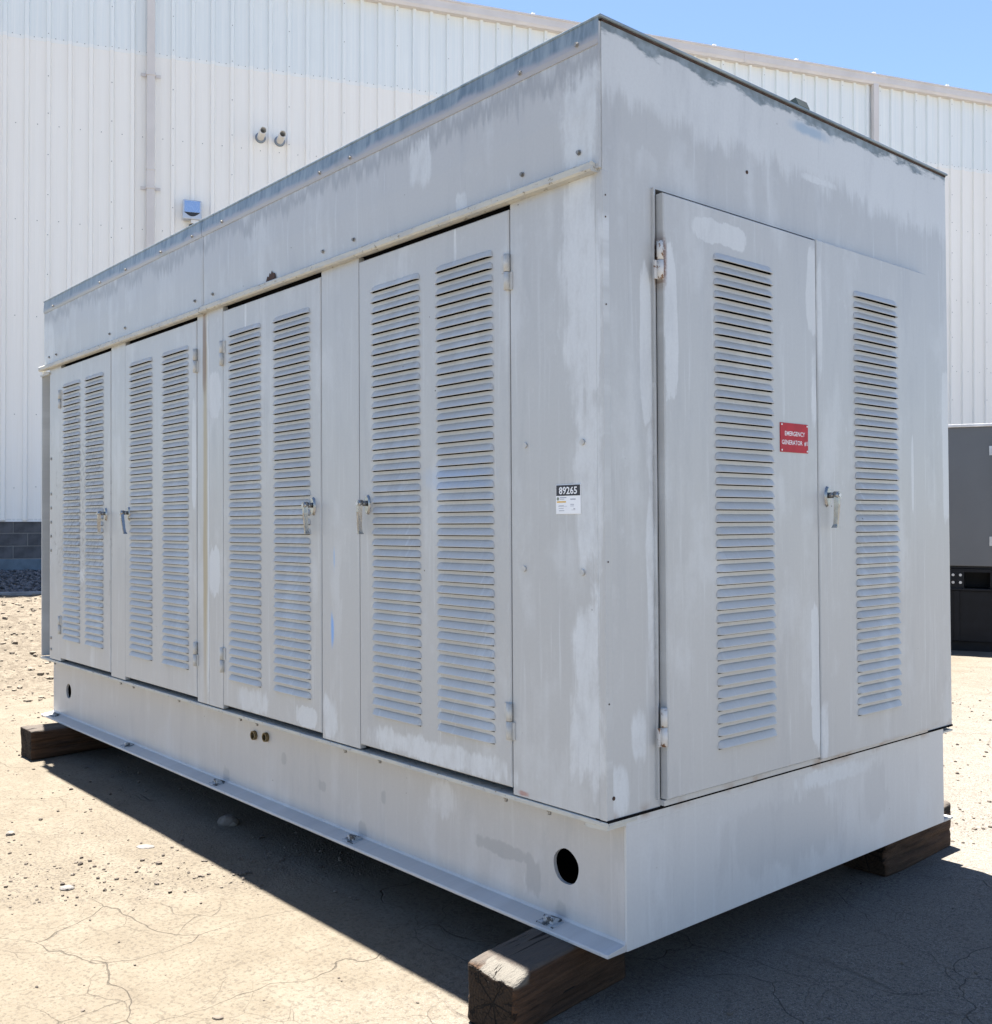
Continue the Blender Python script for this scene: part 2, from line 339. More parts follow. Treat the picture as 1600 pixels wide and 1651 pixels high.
# masonry base
m_block = simple('split_block', (0.085, 0.085, 0.092), 0.9, var=0.3, scale=5, ref=None, bump=0.6)
m_mort = simple('mortar', (0.22, 0.215, 0.205), 0.95, var=0.1, bump=0.3)
m_foot = simple('painted_footing', (0.11, 0.15, 0.19), 0.8, var=0.15, bump=0.2)
mb = MB(IDN); mb.box(-6.4, 21, -0.055, -0.005, 0.90, 1.50); mb.build('mortar_bed', m_mort, WR)
bl = MB(IDN); bl.box(0, 0.394, -0.03, 0.0, 0, 0.182); bm0 = bl.mesh('concrete_block', bevel=0.004); bm0.materials.append(m_block)
for r in range(3):
    for k in range(-16, 54):
        new_obj('concrete_block', bm0, None, WR, loc=(0.145+k*0.404+(0.202 if r % 2 == 0 else 0), RS.uniform(-.001, .003), 0.925+r*0.193))
mb = MB(IDN); mb.box(-6.4, 21, -0.05, 0.035, 0.2, 0.915); mb.build('footing', m_foot, WR, bevel=0.01)
mb = MB(IDN); mb.prism([(-0.02, 1.525), (0.0, 1.525), (0.0, 1.495), (0.02, 1.485), (0.02, 1.479), (-0.02, 1.479)], -6.4, 21); mb.build('drip_edge', m_white, WR)
# vent pipes
m_pvc = simple('white_pipe', (0.74, 0.72, 0.68), 0.4, var=0.04)
m_seal = simple('seal_ring', (0.22, 0.27, 0.34), 0.6)
for s_, z in ((3.2, 7.735), (3.51, 7.715)):
    mb = MB(IDN); n = 20; R1, R2 = 0.058, 0.048
    mb.cyl((s_, 0.0, z), 'w', R1, 0.36, n, caps=False); mb.cyl((s_, 0.02, z), 'w', R2, 0.34, n, caps=False)
    for i in range(n):
        a, c = 2*math.pi*i/n, 2*math.pi*(i+1)/n
        mb.quad((s_+R1*math.cos(a), .36, z+R1*math.sin(a)), (s_+R1*math.cos(c), .36, z+R1*math.sin(c)), (s_+R2*math.cos(c), .36, z+R2*math.sin(c)), (s_+R2*math.cos(a), .36, z+R2*math.sin(a)))
    p = mb.build('vent_pipe', m_pvc, WR, fix=False)
    mb = MB(IDN); mb.cyl((s_, 0.0, z), 'w', 0.088, 0.035, 24, r2=0.075); mb.build('flange', m_seal, p)
    mb = MB(IDN); mb.cyl((s_, 0.015, z), 'w', 0.047, 0.09, 16); mb.build('pipe_bore', m_dark, p)
# wall light
b = NB('lamp_glass', None); m_glass = b.out((0.03, 0.05, 0.09), 0.04, 0.0, spec=1.0); b.b.inputs['Coat Weight'].default_value = 1.0
b.b.inputs['Metallic'].default_value = 0.75; b.b.inputs['Base Color'].default_value = (0.40, 0.47, 0.60, 1)
m_lbody = simple('lamp_body', (0.52, 0.55, 0.60), 0.35, 0.3, var=0.05); m_black = simple('black_plastic', (0.02, 0.02, 0.022), 0.4)
mb = MB(IDN); mb.box(1.975, 2.262, 0.03, 0.16, 6.262, 6.565); L_ = mb.build('wall_light', m_lbody, WR, bevel=0.012)
mb = MB(IDN); mb.box(2.0, 2.237, 0.158, 0.164, 6.37, 6.548); mb.build('lens', m_glass, L_)
mb = MB(IDN)
pr = [(2.0+0.237*i/12, 6.366-0.062*math.sin(math.pi*i/12)) for i in range(13)]
for a, c in zip(pr[:-1], pr[1:]): mb.quad((a[0], .163, a[1]), (c[0], .163, c[1]), (c[0], .163, 6.368), (a[0], .163, 6.368)); mb.quad((a[0], .163, a[1]), (a[0], .158, a[1]), (c[0], .158, c[1]), (c[0], .163, c[1]))
mb.build('lens_shade', m_black, L_, fix=False)
mb = MB(IDN); mb.box(2.07, 2.19, 0.03, 0.12, 6.06, 6.20); mb.build('motion_sensor', m_black, WR, bevel=0.03)
mb = MB(IDN); mb.box(2.10, 2.22, 0.03, 0.14, 6.20, 6.262); mb.box(2.12, 2.25, 0.12, 0.16, 6.15, 6.185); mb.build('light_bracket', m_white, WR, bevel=0.01)
# kerb strip between gravel and bank
m_kerb = simple('kerb_timber', (0.20, 0.21, 0.23), 0.85, var=0.2, bump=0.3)
for k in range(4):
    a = -7+k*3.6; p = W0+WD*a+WN*2.7
    mb = MB(IDN); mb.box(0, 3.58, -0.07, 0.03, 0.45, 0.605)
    new_obj('garden_edging', mb.mesh('garden_edging', 0.008), m_kerb, loc=p+Vector((0, 0, RS.uniform(-.008, .004))), rot=(0, 0, math.atan2(WD.y, WD.x)), label=['low grey edging board beyond the left edge of the photo', 'low grey edging board between gravel and earth bank, left of the machine', 'low grey edging board hidden behind the left end of the machine', 'low grey edging board hidden farthest right behind the machine'][k], category='edging', group='edging boards along the gravel strip')

# ================================================================ SECOND GENERATOR (right, behind)
G2 = bpy.data.objects.new('generator_enclosure', None); COL.objects.link(G2); G2.location = (-3.548, 10.012, float(ground_h(-3.5, 10)))
G2.rotation_euler = (0, 0, math.radians(23.2)); G2['label'] = 'dark grey generator enclosure on a black fuel tank at the right edge'; G2['category'] = 'generator'
m_g2 = simple('dark_grey_paint', (0.105, 0.110, 0.118), 0.35, var=0.06, scale=1.5)
m_g2b = simple('black_paint', (0.006, 0.007, 0.010), 0.5, var=0.2, spec=0.2)
m_cream = simple('pale_top_trim', (0.62, 0.62, 0.62), 0.4)
m_steel = simple('bright_steel', (0.50, 0.50, 0.51), 0.35, 0.5)
zg = float(-0.0)
mb = MB(IDN); mb.box(-1.5, 0.448, -1.6, 0, 1.03, 2.70); mb.build('enclosure_panel', m_g2, G2, bevel=0.006)
mb = MB(IDN); mb.box(0.456, 4.6, -1.6, 0, 1.03, 2.70); mb.build('enclosure_panel', m_g2, G2, bevel=0.006)
mb = MB(IDN); mb.box(-1.53, 4.63, -1.63, 0.03, 2.70, 2.735); mb.build('roof_cap', m_cream, G2, bevel=0.006)
mb = MB(IDN); mb.box(-1.49, 4.59, -1.58, -0.02, 1.00, 1.03); mb.build('gap_liner', m_dark, G2)
for u in (0.463, 2.2):
    mb = MB(IDN); mb.box(u, u+1.3, 0.0, 0.022, 1.16, 2.56); d = mb.build('door', m_g2, G2, bevel=0.006)
    mb = MB(IDN); mb.box(u-0.012, u+1.312, 0.0, 0.004, 1.148, 2.572); mb.build('door_gasket', m_black, G2)
    for z in (1.33, 2.41):
        mb = MB(IDN); mb.box(u-0.050, u-0.012, 0.004, 0.012, z-0.055, z+0.055); mb.box(u+0.006, u+0.042, 0.02, 0.028, z-0.055, z+0.055); mb.cyl((u-0.004, 0.022, z-0.058), 'z', 0.011, 0.116, 10); mb.build('hinge', m_steel, d)
mb = MB(IDN); mb.box(-1.5, 4.6, -1.6, -0.35, 0.76, 1.0); mb.box(-1.5, 0.14, -0.35, 0.0, 0.76, 0.995); mb.box(0.42, 0.5, -.35, -0.02, .76, .995)
mb.box(0.14, 4.6, -0.35, 0.0, 0.955, 0.995); mb.box(1.7, 4.6, -.35, -0.0, .76, .955); mb.build('base_frame', m_g2b, G2)
for u in (0.02, 0.10):
    for z in (0.83, 0.92):
        mb = MB(IDN); mb.cyl((u, 0.0, z), 'w', 0.017, 0.014, 8); mb.build('bolt', m_steel, G2)
mb = MB(IDN); mb.box(-1.52, 4.62, -1.62, 0.02, 0.735, 0.76); mb.build('tank_rail', m_g2b, G2, bevel=0.004)
mb = MB(IDN); mb.box(-1.5, 4.6, -1.6, -0.01, 0.12, 0.735); mb.build('fuel_tank', m_g2b, G2, bevel=0.01)
mb = MB(IDN); mb.box(0.03, 0.09, -0.02, 0.008, 0.13, 0.73); mb.build('tank_rib', m_g2b, G2, bevel=0.003)
mb = MB(IDN); mb.box(-1.45, 4.55, -1.55, -0.06, 0.0, 0.12); mb.build('tank_foot', m_g2b, G2)

# ================================================================ MAIN GENERATOR
L, W = 5.508, 2.3475; ZT, ZB, ZF, Q = 3.188, 0.630, 2.70, 0.088
G = bpy.data.objects.new('generator', None); COL.objects.link(G)
G.location = (0, 0, 0.2); G.rotation_euler = (-0.0003, -0.0112, 0)
G['label'] = 'big weathered grey generator enclosure with louvred doors raised on timber blocks'; G['category'] = 'generator'

PALE_S = [(-0.18, -0.01, 1.97, 2.67), (-0.13, -0.01, 1.46, 2.0), (-0.15, -0.02, 0.70, 1.26), (-0.17, -0.01, 2.75, 3.10), (-0.96, -0.72, 2.75, 3.0),
          (-2.88, -2.76, 0.66, 2.72), (-2.82, -2.64, 2.12, 2.40), (-2.82, -2.64, 1.14, 1.52), (-3.01, -2.92, 1.66, 2.27), (-2.47, -2.2, 0.66, 0.77),
          (-2.04, -1.71, 0.66, 0.79), (-1.30, -0.46, 0.66, 0.75), (-1.66, -1.56, 0.65, 0.83), (-2.39, -2.372, 2.55, 2.69), (-0.745, -0.733, 2.55, 2.69),
          (-3.89, -3.87, 2.48, 2.69), (-1.04, -0.89, 0.45, 0.56), (-4.73, -4.61, 1.18, 1.30), (-0.80, -0.66, 2.72, 2.78), (-1.74, -1.70, 2.0, 2.66), (-5.35,-5.1,0.66,0.8)]
DARK_S = [(-0.52, -0.18, 2.80, 3.02), (-1.55, -1.41, 0.75, 1.43), (-0.74, -0.42, 0.36, 0.41), (-0.47, -0.39, 0.26, 0.40), (-0.33,-0.26,0.215,0.285),(-1.53,-1.47,0.22,0.29),(-2.80,-2.74,0.215,0.29),
          (-1.85,-1.80,0.36,0.40),(-1.36,-1.33,0.40,0.45),(-2.2,-2.15,0.42,0.47)]
PALE_E = [(0.17, 0.24, 1.87, 2.46), (0.20, 0.24, 1.15, 1.87), (0.27, 0.35, 2.0, 2.52), (0.40, 0.80, 2.54, 2.64), (1.11, 1.18, 2.3, 2.63), (1.14, 1.18, 1.92, 2.2),
          (1.19, 1.225, 2.17, 2.64), (2.24, 2.33, 0.63, 2.54), (0.11, 0.19, 0.80, 0.96), (0.0, 0.10, 0.62, 0.78), (1.10, 1.19, 0.66, 1.40), (-0.02, 0.025, 0.78, 2.15),
          (0.01, 0.07, 2.86, 3.08), (1.16, 1.36, 2.915, 2.945), (1.92, 1.945, 1.62, 1.95), (1.94, 1.955, 2.36, 2.55), (1.10, 1.69, 0.53, 0.60), (0.5, 0.9, 2.69, 2.74),(1.19,1.24,0.66,0.85)]
DARK_E = [(0.12, 0.33, 2.80, 2.93), (0.62, 1.40, 0.28, 0.52), (1.55, 1.75, 0.35, 0.58)]
def paint(name, side, base=(0.448, 0.453, 0.446), pale=(0.62, 0.64, 0.645), rough0=0.36, pls=None, dks=None, zpale=None, seed=0.0, hard=None):
    b = NB(name, G); o = b.xyz(); h = o[0] if side else o[1]; z = b.math('ADD', o[2], 0.2)
    P = b.comb(h, 0.0, z)
    wn = b.noise(1.0, 6, 0.62, vec=b.vm('ADD', P, (seed, 0, 0)), stretch=(8, 1, 3.2), dist=0.4)
    strk = b.noise(1.0, 5, 0.65, vec=P, stretch=(42, 1, 1.6)); strk2 = b.noise(1.0, 3, 0.6, vec=b.vm('ADD', P, (7, 0, 0)), stretch=(9, 1, 0.55))
    mott = b.noise(2.2, 6, 0.62, vec=b.vm('ADD', P, (seed*3, 0, 5)), stretch=(1.4, 1, 0.9)); grain = b.noise(90, 3, 0.6, vec=P)
    wob = b.math('ADD', b.math('MULTIPLY', b.math('SUBTRACT', wn, 0.5), 2.6), b.math('MULTIPLY', b.math('SUBTRACT', strk, 0.5), 1.1))
    def union(lst, soft):
        m = None
        for (a, c, e, g) in lst:
            k = b.blob(P, (a+c)/2, (e+g)/2, max(0.006, (c-a)/2), max(0.006, (g-e)/2), soft, wob)
            m = k if m is None else b.math('MAXIMUM', m, k)
        return m
    mp = b.math('MULTIPLY', b.ss(b.math('ADD', b.math('MULTIPLY', mott, 0.65), b.math('MULTIPLY', strk2, 0.35)), 0.50, 0.62), 0.45)
    mp = b.math('MAXIMUM', mp, b.math('MULTIPLY', b.ss(strk, 0.54, 0.70), b.ss(strk2, 0.4, 0.65, 0.2, 0.8 if zpale else 0.6)))
    mp = b.math('MAXIMUM', mp, b.math('MULTIPLY', b.ss(b.noise(1.0, 5, 0.7, vec=P, stretch=(26, 1, 12)), 0.54, 0.70), b.ss(mott, 0.44, 0.6, 0.0, 0.45)))
    if pls: mp = b.math('MAXIMUM', mp, b.math('MULTIPLY', union(pls, 0.24), b.ss(b.noise(1.0, 5, 0.65, vec=P, stretch=(20, 1, 8)), 0.25, 0.6, 0.35, 0.95)))
    if hard:
        w2 = b.math('MULTIPLY', wob, 0.55); m = None
        for (a_, c_, e_, g_) in hard:
            k = b.blob(P, (a_+c_)/2, (e_+g_)/2, (c_-a_)/2, (g_-e_)/2, 0.07, w2); m = k if m is None else b.math('MAXIMUM', m, k)
        mp = b.math('MAXIMUM', mp, b.math('MULTIPLY', m, 0.88))
    if zpale:   # broad chalky band above a ragged line, as rain and sun left it
        e = b.math('ADD', z, b.math('ADD', b.math('MULTIPLY', b.math('SUBTRACT', wn, 0.5), 0.30), b.math('MULTIPLY', b.math('SUBTRACT', strk, 0.5), 0.22)))
        if not side: e = b.math('SUBTRACT', e, b.math('MULTIPLY', b.ss(h, 0.2, 2.2), -0.04))
        mp = b.math('MAXIMUM', mp, b.ss(e, zpale-0.03, zpale+0.06, 0, 0.75))
    if dks: mp = b.math('MULTIPLY', mp, b.math('SUBTRACT', 1.0, b.math('MULTIPLY', union(dks, 0.14), 0.9)))
    c = b.mix(mp, base, pale)
    c = b.mix(b.ss(b.noise(1.1, 4, vec=P), 0.35, 0.7, 0, 0.3), c, tuple(v*1.08 for v in base))
    c = b.mix(b.ss(grain, 0.3, 0.75, 0, 0.10), c, (0.30, 0.30, 0.31))
    c = b.mix(b.ss(b.noise(1.0, 6, 0.7, vec=b.vm('ADD', P, (3, 0, 3)), stretch=(5, 1, 1.1)), 0.50, 0.72, 0, 0.28), c, (0.29, 0.30, 0.32))
    c = b.mix(b.math('MULTIPLY', b.ss(b.noise(1.0, 4, 0.7, vec=P, stretch=(70, 1, 2.2)), 0.60, 0.72), 0.22), c, (0.25, 0.25, 0.25))
    sm_ = (dks or [])[2:10] if side else (dks or [])[1:3]
    if sm_:
        c = b.mix(b.math('MULTIPLY', union(sm_, 0.2), 0.30 if side else 0.12), c, (0.20, 0.21, 0.225))
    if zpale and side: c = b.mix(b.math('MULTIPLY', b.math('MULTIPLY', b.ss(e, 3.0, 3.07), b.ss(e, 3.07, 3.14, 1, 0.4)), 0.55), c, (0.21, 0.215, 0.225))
    # chips and dirt specks
    sp = b.vor(9, 'F1', vec=P); c = b.mix(b.math('MULTIPLY', b.ss(sp, 0.018, 0.035, 1, 0), b.ss(b.noise(1.7, 2, vec=P), 0.47, 0.56)), c, (0.06, 0.05, 0.045))
    if side:
        r1 = b.blob(P, -2.836, 1.75, 0.024, 0.93, 0.5, b.math('MULTIPLY', wob, 0.4)); c = b.mix(b.math('MULTIPLY', r1, 0.8), c, (0.36, 0.29, 0.16))
        r2 = b.blob(P, -2.845, 2.50, 0.018, 0.22, 0.5, b.math('MULTIPLY', wob, 0.6)); c = b.mix(b.math('MULTIPLY', r2, 0.85), c, (0.20, 0.12, 0.06))
        b1 = b.blob(P, -1.595, 1.11, 0.012, 0.075, 0.55, wob); c = b.mix(b.math('MULTIPLY', b1, 0.7), c, (0.09, 0.33, 0.78))
        b2 = b.blob(P, -1.583, 1.43, 0.008, 0.06, 0.35, wob); c = b.mix(b.math('MULTIPLY', b2, 0.4), c, (0.15, 0.38, 0.75))
        b3 = b.blob(P, -0.75, 1.745, 0.16, 0.035, 0.6, wob); c = b.mix(b.math('MULTIPLY', b3, 0.22), c, (0.20, 0.40, 0.72))
        r3 = b.blob(P, -0.385, 0.645, 0.022, 0.008, 0.5, wob); c = b.mix(b.math('MULTIPLY', r3, 0.6), c, (0.30, 0.07, 0.04))
        so = b.blob(P, -4.7, 1.7, 0.36, 0.5, 0.5, b.math('MULTIPLY', wob, 1.6)); c = b.mix(b.math('MULTIPLY', so, b.ss(b.noise(30, 4, 0.7, vec=P), 0.46, 0.66, 0, 0.55)), c, (0.10, 0.09, 0.085))
    else:
        rh = b.blob(P, 0.262, 2.44, 0.014, 0.075, 0.5, b.math('MULTIPLY', wob, 0.5)); c = b.mix(b.math('MULTIPLY', rh, b.ss(grain, 0.35, 0.55, 0.35, 0.85)), c, (0.17, 0.075, 0.035))
        rz = b.math('MULTIPLY', b.ss(z, 0.640, 0.672, 1, 0), b.math('MULTIPLY', b.ss(z, 0.60, 0.628), b.ss(b.noise(7, 4, vec=P), 0.42, 0.66)))
        c = b.mix(b.math('MULTIPLY', rz, 0.7), c, (0.22, 0.12, 0.06))
        ed = b.math('ADD', z, b.math('MULTIPLY', b.math('SUBTRACT', b.noise(3.2, 5, 0.65, vec=P, stretch=(1, 1, 3)), 0.5), 0.20))
        pk = b.math('MULTIPLY', b.ss(ed, 3.135, 3.155), 0.85); cc = b.mix(b.ss(b.noise(18, 4, vec=P), 0.4, 0.65), (0.085, 0.115, 0.125), (0.19, 0.235, 0.26))
        c = b.mix(pk, c, cc)
        bl_ = b.blob(P, 1.20, 3.115, 0.12, 0.02, 0.5, b.math('MULTIPLY', wob, 0.6)); c = b.mix(b.math('MULTIPLY', bl_, 0.6), c, (0.20, 0.32, 0.45))
    rg = b.ss(mp, 0, 1, rough0, rough0+0.10)
    wav = b.noise(1.6, 3, 0.45, vec=P, stretch=(1.1, 1, 0.6))
    nr = b.bump(wav, 0.10, 0.05); nr = b.bump(b.math('ADD', grain, b.math('MULTIPLY', mp, 0.5)), 0.12, 0.001, nr)
    return b.out(c, rg, nrm=nr, spec=0.5)
mS = paint('grey_paint_side', True, pls=[(-0.18, -0.01, 1.97, 2.67), (-0.13, -0.01, 1.40, 2.0), (-0.15, -0.02, 0.70, 1.26), (-2.47, -2.2, 0.66, 0.77), (-1.30, -0.46, 0.66, 0.75), (-1.66, -1.56, 0.65, 0.83), (-2.39, -2.372, 2.55, 2.69), (-0.745, -0.733, 2.55, 2.69)], dks=[DARK_S[1]], hard=[(-2.835, -2.79, 0.7, 2.66), (-2.80, -2.66, 2.14, 2.36), (-2.79, -2.67, 1.20, 1.46), (-2.99, -2.94, 1.70, 2.2), (-1.90, -1.72, 0.66, 0.76), (-4.72, -4.62, 1.20, 1.29), (-0.075, -0.01, 2.0, 2.5)])
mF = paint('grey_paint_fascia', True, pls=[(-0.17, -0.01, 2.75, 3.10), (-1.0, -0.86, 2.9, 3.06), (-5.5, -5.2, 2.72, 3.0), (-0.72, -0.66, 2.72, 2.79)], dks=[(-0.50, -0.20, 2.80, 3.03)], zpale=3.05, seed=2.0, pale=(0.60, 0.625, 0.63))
mK = paint('grey_paint_skid', True, base=(0.455, 0.445, 0.43), pale=(0.57, 0.57, 0.565), pls=[(-1.04, -0.89, 0.45, 0.56)], dks=[(-9, -8.9, 0, .1), (-9, -8.9, 0, .1)]+DARK_S[2:], seed=4.0, rough0=0.42)
mE = paint('grey_paint_end', False, pls=[(0.20, 0.24, 1.15, 1.87), (1.14, 1.18, 1.92, 2.2), (1.19, 1.225, 2.17, 2.64), (0.11, 0.19, 0.80, 0.96), (0.0, 0.10, 0.62, 0.78), (-0.02, 0.025, 0.78, 2.15), (1.16, 1.36, 2.915, 2.945), (1.19, 1.24, 0.66, 0.85)], dks=[DARK_E[0]], zpale=2.93, seed=1.0, hard=[(0.262, 0.335, 2.02, 2.50), (0.42, 0.74, 2.545, 2.63), (1.115, 1.19, 2.32, 2.66), (0.175, 0.232, 1.9, 2.44), (1.93, 1.95, 1.62, 1.93), (1.12, 1.18, 0.7, 1.25), (2.29, 2.36, 1.6, 2.3)])
mEK = paint('grey_paint_end_skid', False, base=(0.51, 0.52, 0.52), pls=[PALE_E[16]], dks=[(9, 9.1, 0, 1)]+DARK_E[1:]+[(0.755, 0.762, 0.40, 0.43)], seed=6.0)
def lip_material():
    b = NB('chipped_cream_edge', G); n = b.noise(1.0, 5, 0.7, stretch=(9, 9, 30)); n2 = b.noise(1.0, 4, 0.65, stretch=(45, 45, 60))
    c = b.mix(b.ss(n, 0.42, 0.62), (0.50, 0.49, 0.435), (0.42, 0.425, 0.41)); c = b.mix(b.ss(n2, 0.60, 0.68, 0, 0.8), c, (0.16, 0.13, 0.09)); return b.out(c, 0.55, spec=0.3)
m_lip = lip_material()
def cap_material():
    b = NB('worn_galvanised_cap', G); st = b.noise(1.0, 6, 0.7, stretch=(16, 1, 3)); z = b.xyz()[2]
    e = b.math('ADD', z, b.math('MULTIPLY', b.math('SUBTRACT', b.noise(1, 4, 0.6, stretch=(7, 1, 2)), 0.5), 0.07))
    c = b.mix(b.ss(e, 2.918, 2.945), (0.33, 0.33, 0.35), b.mix(b.ss(st, 0.36, 0.62), (0.12, 0.165, 0.20), (0.25, 0.30, 0.33)))
    c = b.mix(b.ss(b.noise(1, 5, 0.6, stretch=(2.5, 1, 3)), 0.58, 0.7, 0, 0.6), c, (0.16, 0.19, 0.19))
    c = b.mix(b.ss(b.xyz()[0], -5.5, -3.6, 0.4, 0), c, (0.16, 0.19, 0.20)); return b.out(c, 0.33, 0.0, nrm=b.bump(b.noise(30, 3), 0.1, 0.003))
m_cap = cap_material()
m_in = simple('dark_lining', (0.006, 0.006, 0.007), 1.0, spec=0.1)
m_hinge = simple('painted_hinge', (0.47, 0.47, 0.45), 0.45, var=0.1, scale=40, ref=G)
def rusty_hinge():
    b = NB('rusty_painted_hinge', G); n = b.noise(38, 5, 0.7); c = b.mix(b.ss(n, 0.53, 0.62), (0.58, 0.57, 0.55), (0.16, 0.08, 0.04)); return b.out(c, 0.6, nrm=b.bump(n, 0.3, 0.002))
m_rh = rusty_hinge()
m_chrome = simple('worn_chrome', (0.30, 0.30, 0.30), 0.25, 0.9, var=0.12, scale=60, ref=G)
m_bolt = simple('zinc_bolt', (0.30, 0.29, 0.27), 0.5, 0.5, var=0.3, scale=30, ref=G)
m_rust = simple('dark_rust', (0.05, 0.028, 0.02), 0.9, var=0.4, scale=40)

# louvre hood mesh (pressed out of the door skin, open at its lower edge)
def louvre_mesh(name, wid, M, mat, h=0.027, p=0.018):
    us = [0, 0.004, 0.011, 0.022, 0.042]; es = [0.0, 0.42, 0.74, 0.94, 1.0]
    cu = [(-wid/2+a, e) for a, e in zip(us, es)] + [(wid/2-a, e) for a, e in list(zip(us, es))[::-1]]
    rows = [(0.0, 0.0), (0.02, 0.09), (0.12, 0.22), (0.88, 0.93), (1.0, 1.0)]
    mb = MB(M); 
    g = [[(u, p*e*b_+0.0004, 0.2+h*(0.15+0.85*math.sqrt(e) if e > 0 else 0.0)*(1-a)) for (a, b_) in rows]+[(u, max(0.0003, p*e-0.004), 0.2+0.0008)] for u, e in cu]
    n = len(mb.v)
    for col in g: mb.v += [M(*q) for q in col]
    R_ = len(g[0])
    for i in range(len(g)-1):
        for j in range(R_-1): mb.f.append((n+i*R_+j+1, n+(i+1)*R_+j+1, n+(i+1)*R_+j, n+i*R_+j)); mb.sm.append(j < R_-2)
    me = mb.mesh(name, fix=False); me.materials.append(mat); return me
ZL, PL, NL = 0.795, 0.0433, 41
def louvre_rows(): return [ZL+PL*i for i in range(NL)]
def door(M, mat, u0_, u1_, z0, z1, cols, t, depth=0.03, rows=None, stuff_cols=(), lv=None):
    """door skin with one slot behind every louvre; louvres are children"""
    rows = rows or louvre_rows(); mb = MB(M); c = 0.004; a, b_, e, g = u0_+c, u1_-c, z0+c, z1-c
    edges = [a]; 
    for (ca, cb) in cols: edges += [ca+0.006, cb-0.006]
    edges.append(b_)
    for i in range(0, len(edges), 2): mb.rect(edges[i], edges[i+1], t, e, g)
    for (ca, cb) in cols:
        zz = e
        for r in rows: mb.rect(ca+0.006, cb-0.006, t, zz, r-0.001-0.004*(2.53-r)/1.74); zz = r+0.016
        mb.rect(ca+0.006, cb-0.006, t, zz, g)
    for (p1, p2) in (((a, e), (b_, e)), ((b_, e), (b_, g)), ((b_, g), (a, g)), ((a, g), (a, e))):
        f_ = lambda p: (u0_ if p[0] == a else u1_, z0 if p[1] == e else z1)
        q1, q2 = f_(p1), f_(p2)
        mb.quad((q1[0], t-c, q1[1]), (q2[0], t-c, q2[1]), (p2[0], t, p2[1]), (p1[0], t, p1[1]))
        mb.quad((q1[0], t-depth, q1[1]), (q2[0], t-depth, q2[1]), (q2[0], t-c, q2[1]), (q1[0], t-c, q1[1]))
    d = mb.build('door', mat, G, fix=False)
    for ci, (ca, cb) in enumerate(cols):
        me = lv[round(cb-ca, 3)] if round(cb-ca, 3) in lv else None
        if me is None: me = louvre_mesh('louvre', cb-ca, M, mat); lv[round(cb-ca, 3)] = me
        if ci in stuff_cols:
            n = len(me.vertices); co = np.array([v.co[:] for v in me.vertices]); fs = np.array([list(p.vertices) for p in me.polygons])
            off = [np.array(M((ca+cb)/2, t, r))-np.array([0, 0, 0.0]) for r in rows]
            VV = np.concatenate([co+o_ for o_ in off]); FF = np.concatenate([fs+i*n for i in range(len(rows))])
            new_obj('louvres', np_mesh('louvres', VV, FF), mat, d, kind='stuff')
        else:
            for r in rows: new_obj('louvre', me, None, d, loc=M((ca+cb)/2, t, r))
    return d
lvS = {}; lvE = {}
D1 = door(SIDE, mS, -5.088, -4.163, 0.655, 2.672, [(-5.03, -4.70), (-4.60, -4.28)], 0.003, stuff_cols=(0, 1), lv=lvS)
D2 = door(SIDE, mS, -3.925, -2.935, 0.655, 2.672, [(-3.845, -3.515), (-3.37, -3.03)], 0.003, stuff_cols=(0,), lv=lvS)
D3 = door(SIDE, mS, -2.625, -1.685, 0.655, 2.672, [(-2.555, -2.225), (-2.10, -1.77)], 0.003, lv=lvS)
D4 = door(SIDE, mS, -1.380, -0.443, 0.655, 2.676, [(-1.285, -0.955), (-0.855, -0.525)], 0.003, lv=lvS)
rowsE = [0.79+0.0436*i for i in range(40)]
E1 = door(END, mE, 0.262, 1.183, 0.660, 2.672, [(0.529, 0.883)], 0.032, 0.032, rows=rowsE, lv=lvE)
E2 = door(END, mE, 1.190, 2.085, 0.650, 2.678, [(1.458, 1.812)], 0.032, 0.032, rows=rowsE, lv=lvE)
# side panels between and beside the doors
def slab(M, name, mat, a, b_, z0, z1, t=0.0, dp=0.03, bev=0.002, parent=G):
    mb = MB(M); mb.box(a, b_, t-dp, t, z0, z1); return mb.build(name, mat, parent, bevel=bev)
slab(SIDE, 'side_panel', mS, -0.437, -0.0305, 0.632, 2.70, 0.0)
slab(SIDE, 'side_panel', mS, -1.680, -1.386, 0.634, 2.70, 0.0)
slab(SIDE, 'side_panel', mS, -2.790, -2.631, 0.634, 2.70, 0.001)
slab(SIDE, 'side_panel', mS, -2.930, -2.793, 0.634, 2.70, 0.0)
slab(SIDE, 'side_panel', mS, -4.157, -3.931, 0.634, 2.70, 0.0)
slab(SIDE, 'side_panel', mS, -5.325, -5.094, 0.634, 2.70, 0.0)
# far corner: an open channel with bolts
mb = MB(SIDE); mb.box(-5.50, -5.326, -0.09, -0.06, 0.634, 2.70); mb.box(-5.508, -5.495, -0.09, 0.0, 0.634, 2.70); mb.build('corner_channel', mS, G, bevel=0.0015)
for z in (2.31, 2.0, 1.62, 1.24, 0.86):
    mb = MB(SIDE); mb.cyl((-5.40, -0.06, z), 'w', 0.016, 0.012, 6); mb.cyl((-5.40, -0.06, z), 'w', 0.024, 0.003, 12); mb.build('bolt', m_bolt, G)
for z in (2.05, 1.80, 1.70, 1.60, 1.50, 1.40, 0.78, 0.70):
    mb = MB(SIDE); mb.cyl((-5.29, 0.0, z), 'w', 0.010, 0.006, 8); mb.build('rivet', m_bolt, G)
# door headers / sills shadow gap lining
mb = MB(SIDE); mb.box(-5.3, -0.03, -0.06, -0.035, 2.60, 2.72); mb.build('door_header', m_in, G)
mb = MB(END); mb.box(0.15, 2.1, -0.06, -0.031, 2.62, 2.72); mb.build('door_header', m_in, G)
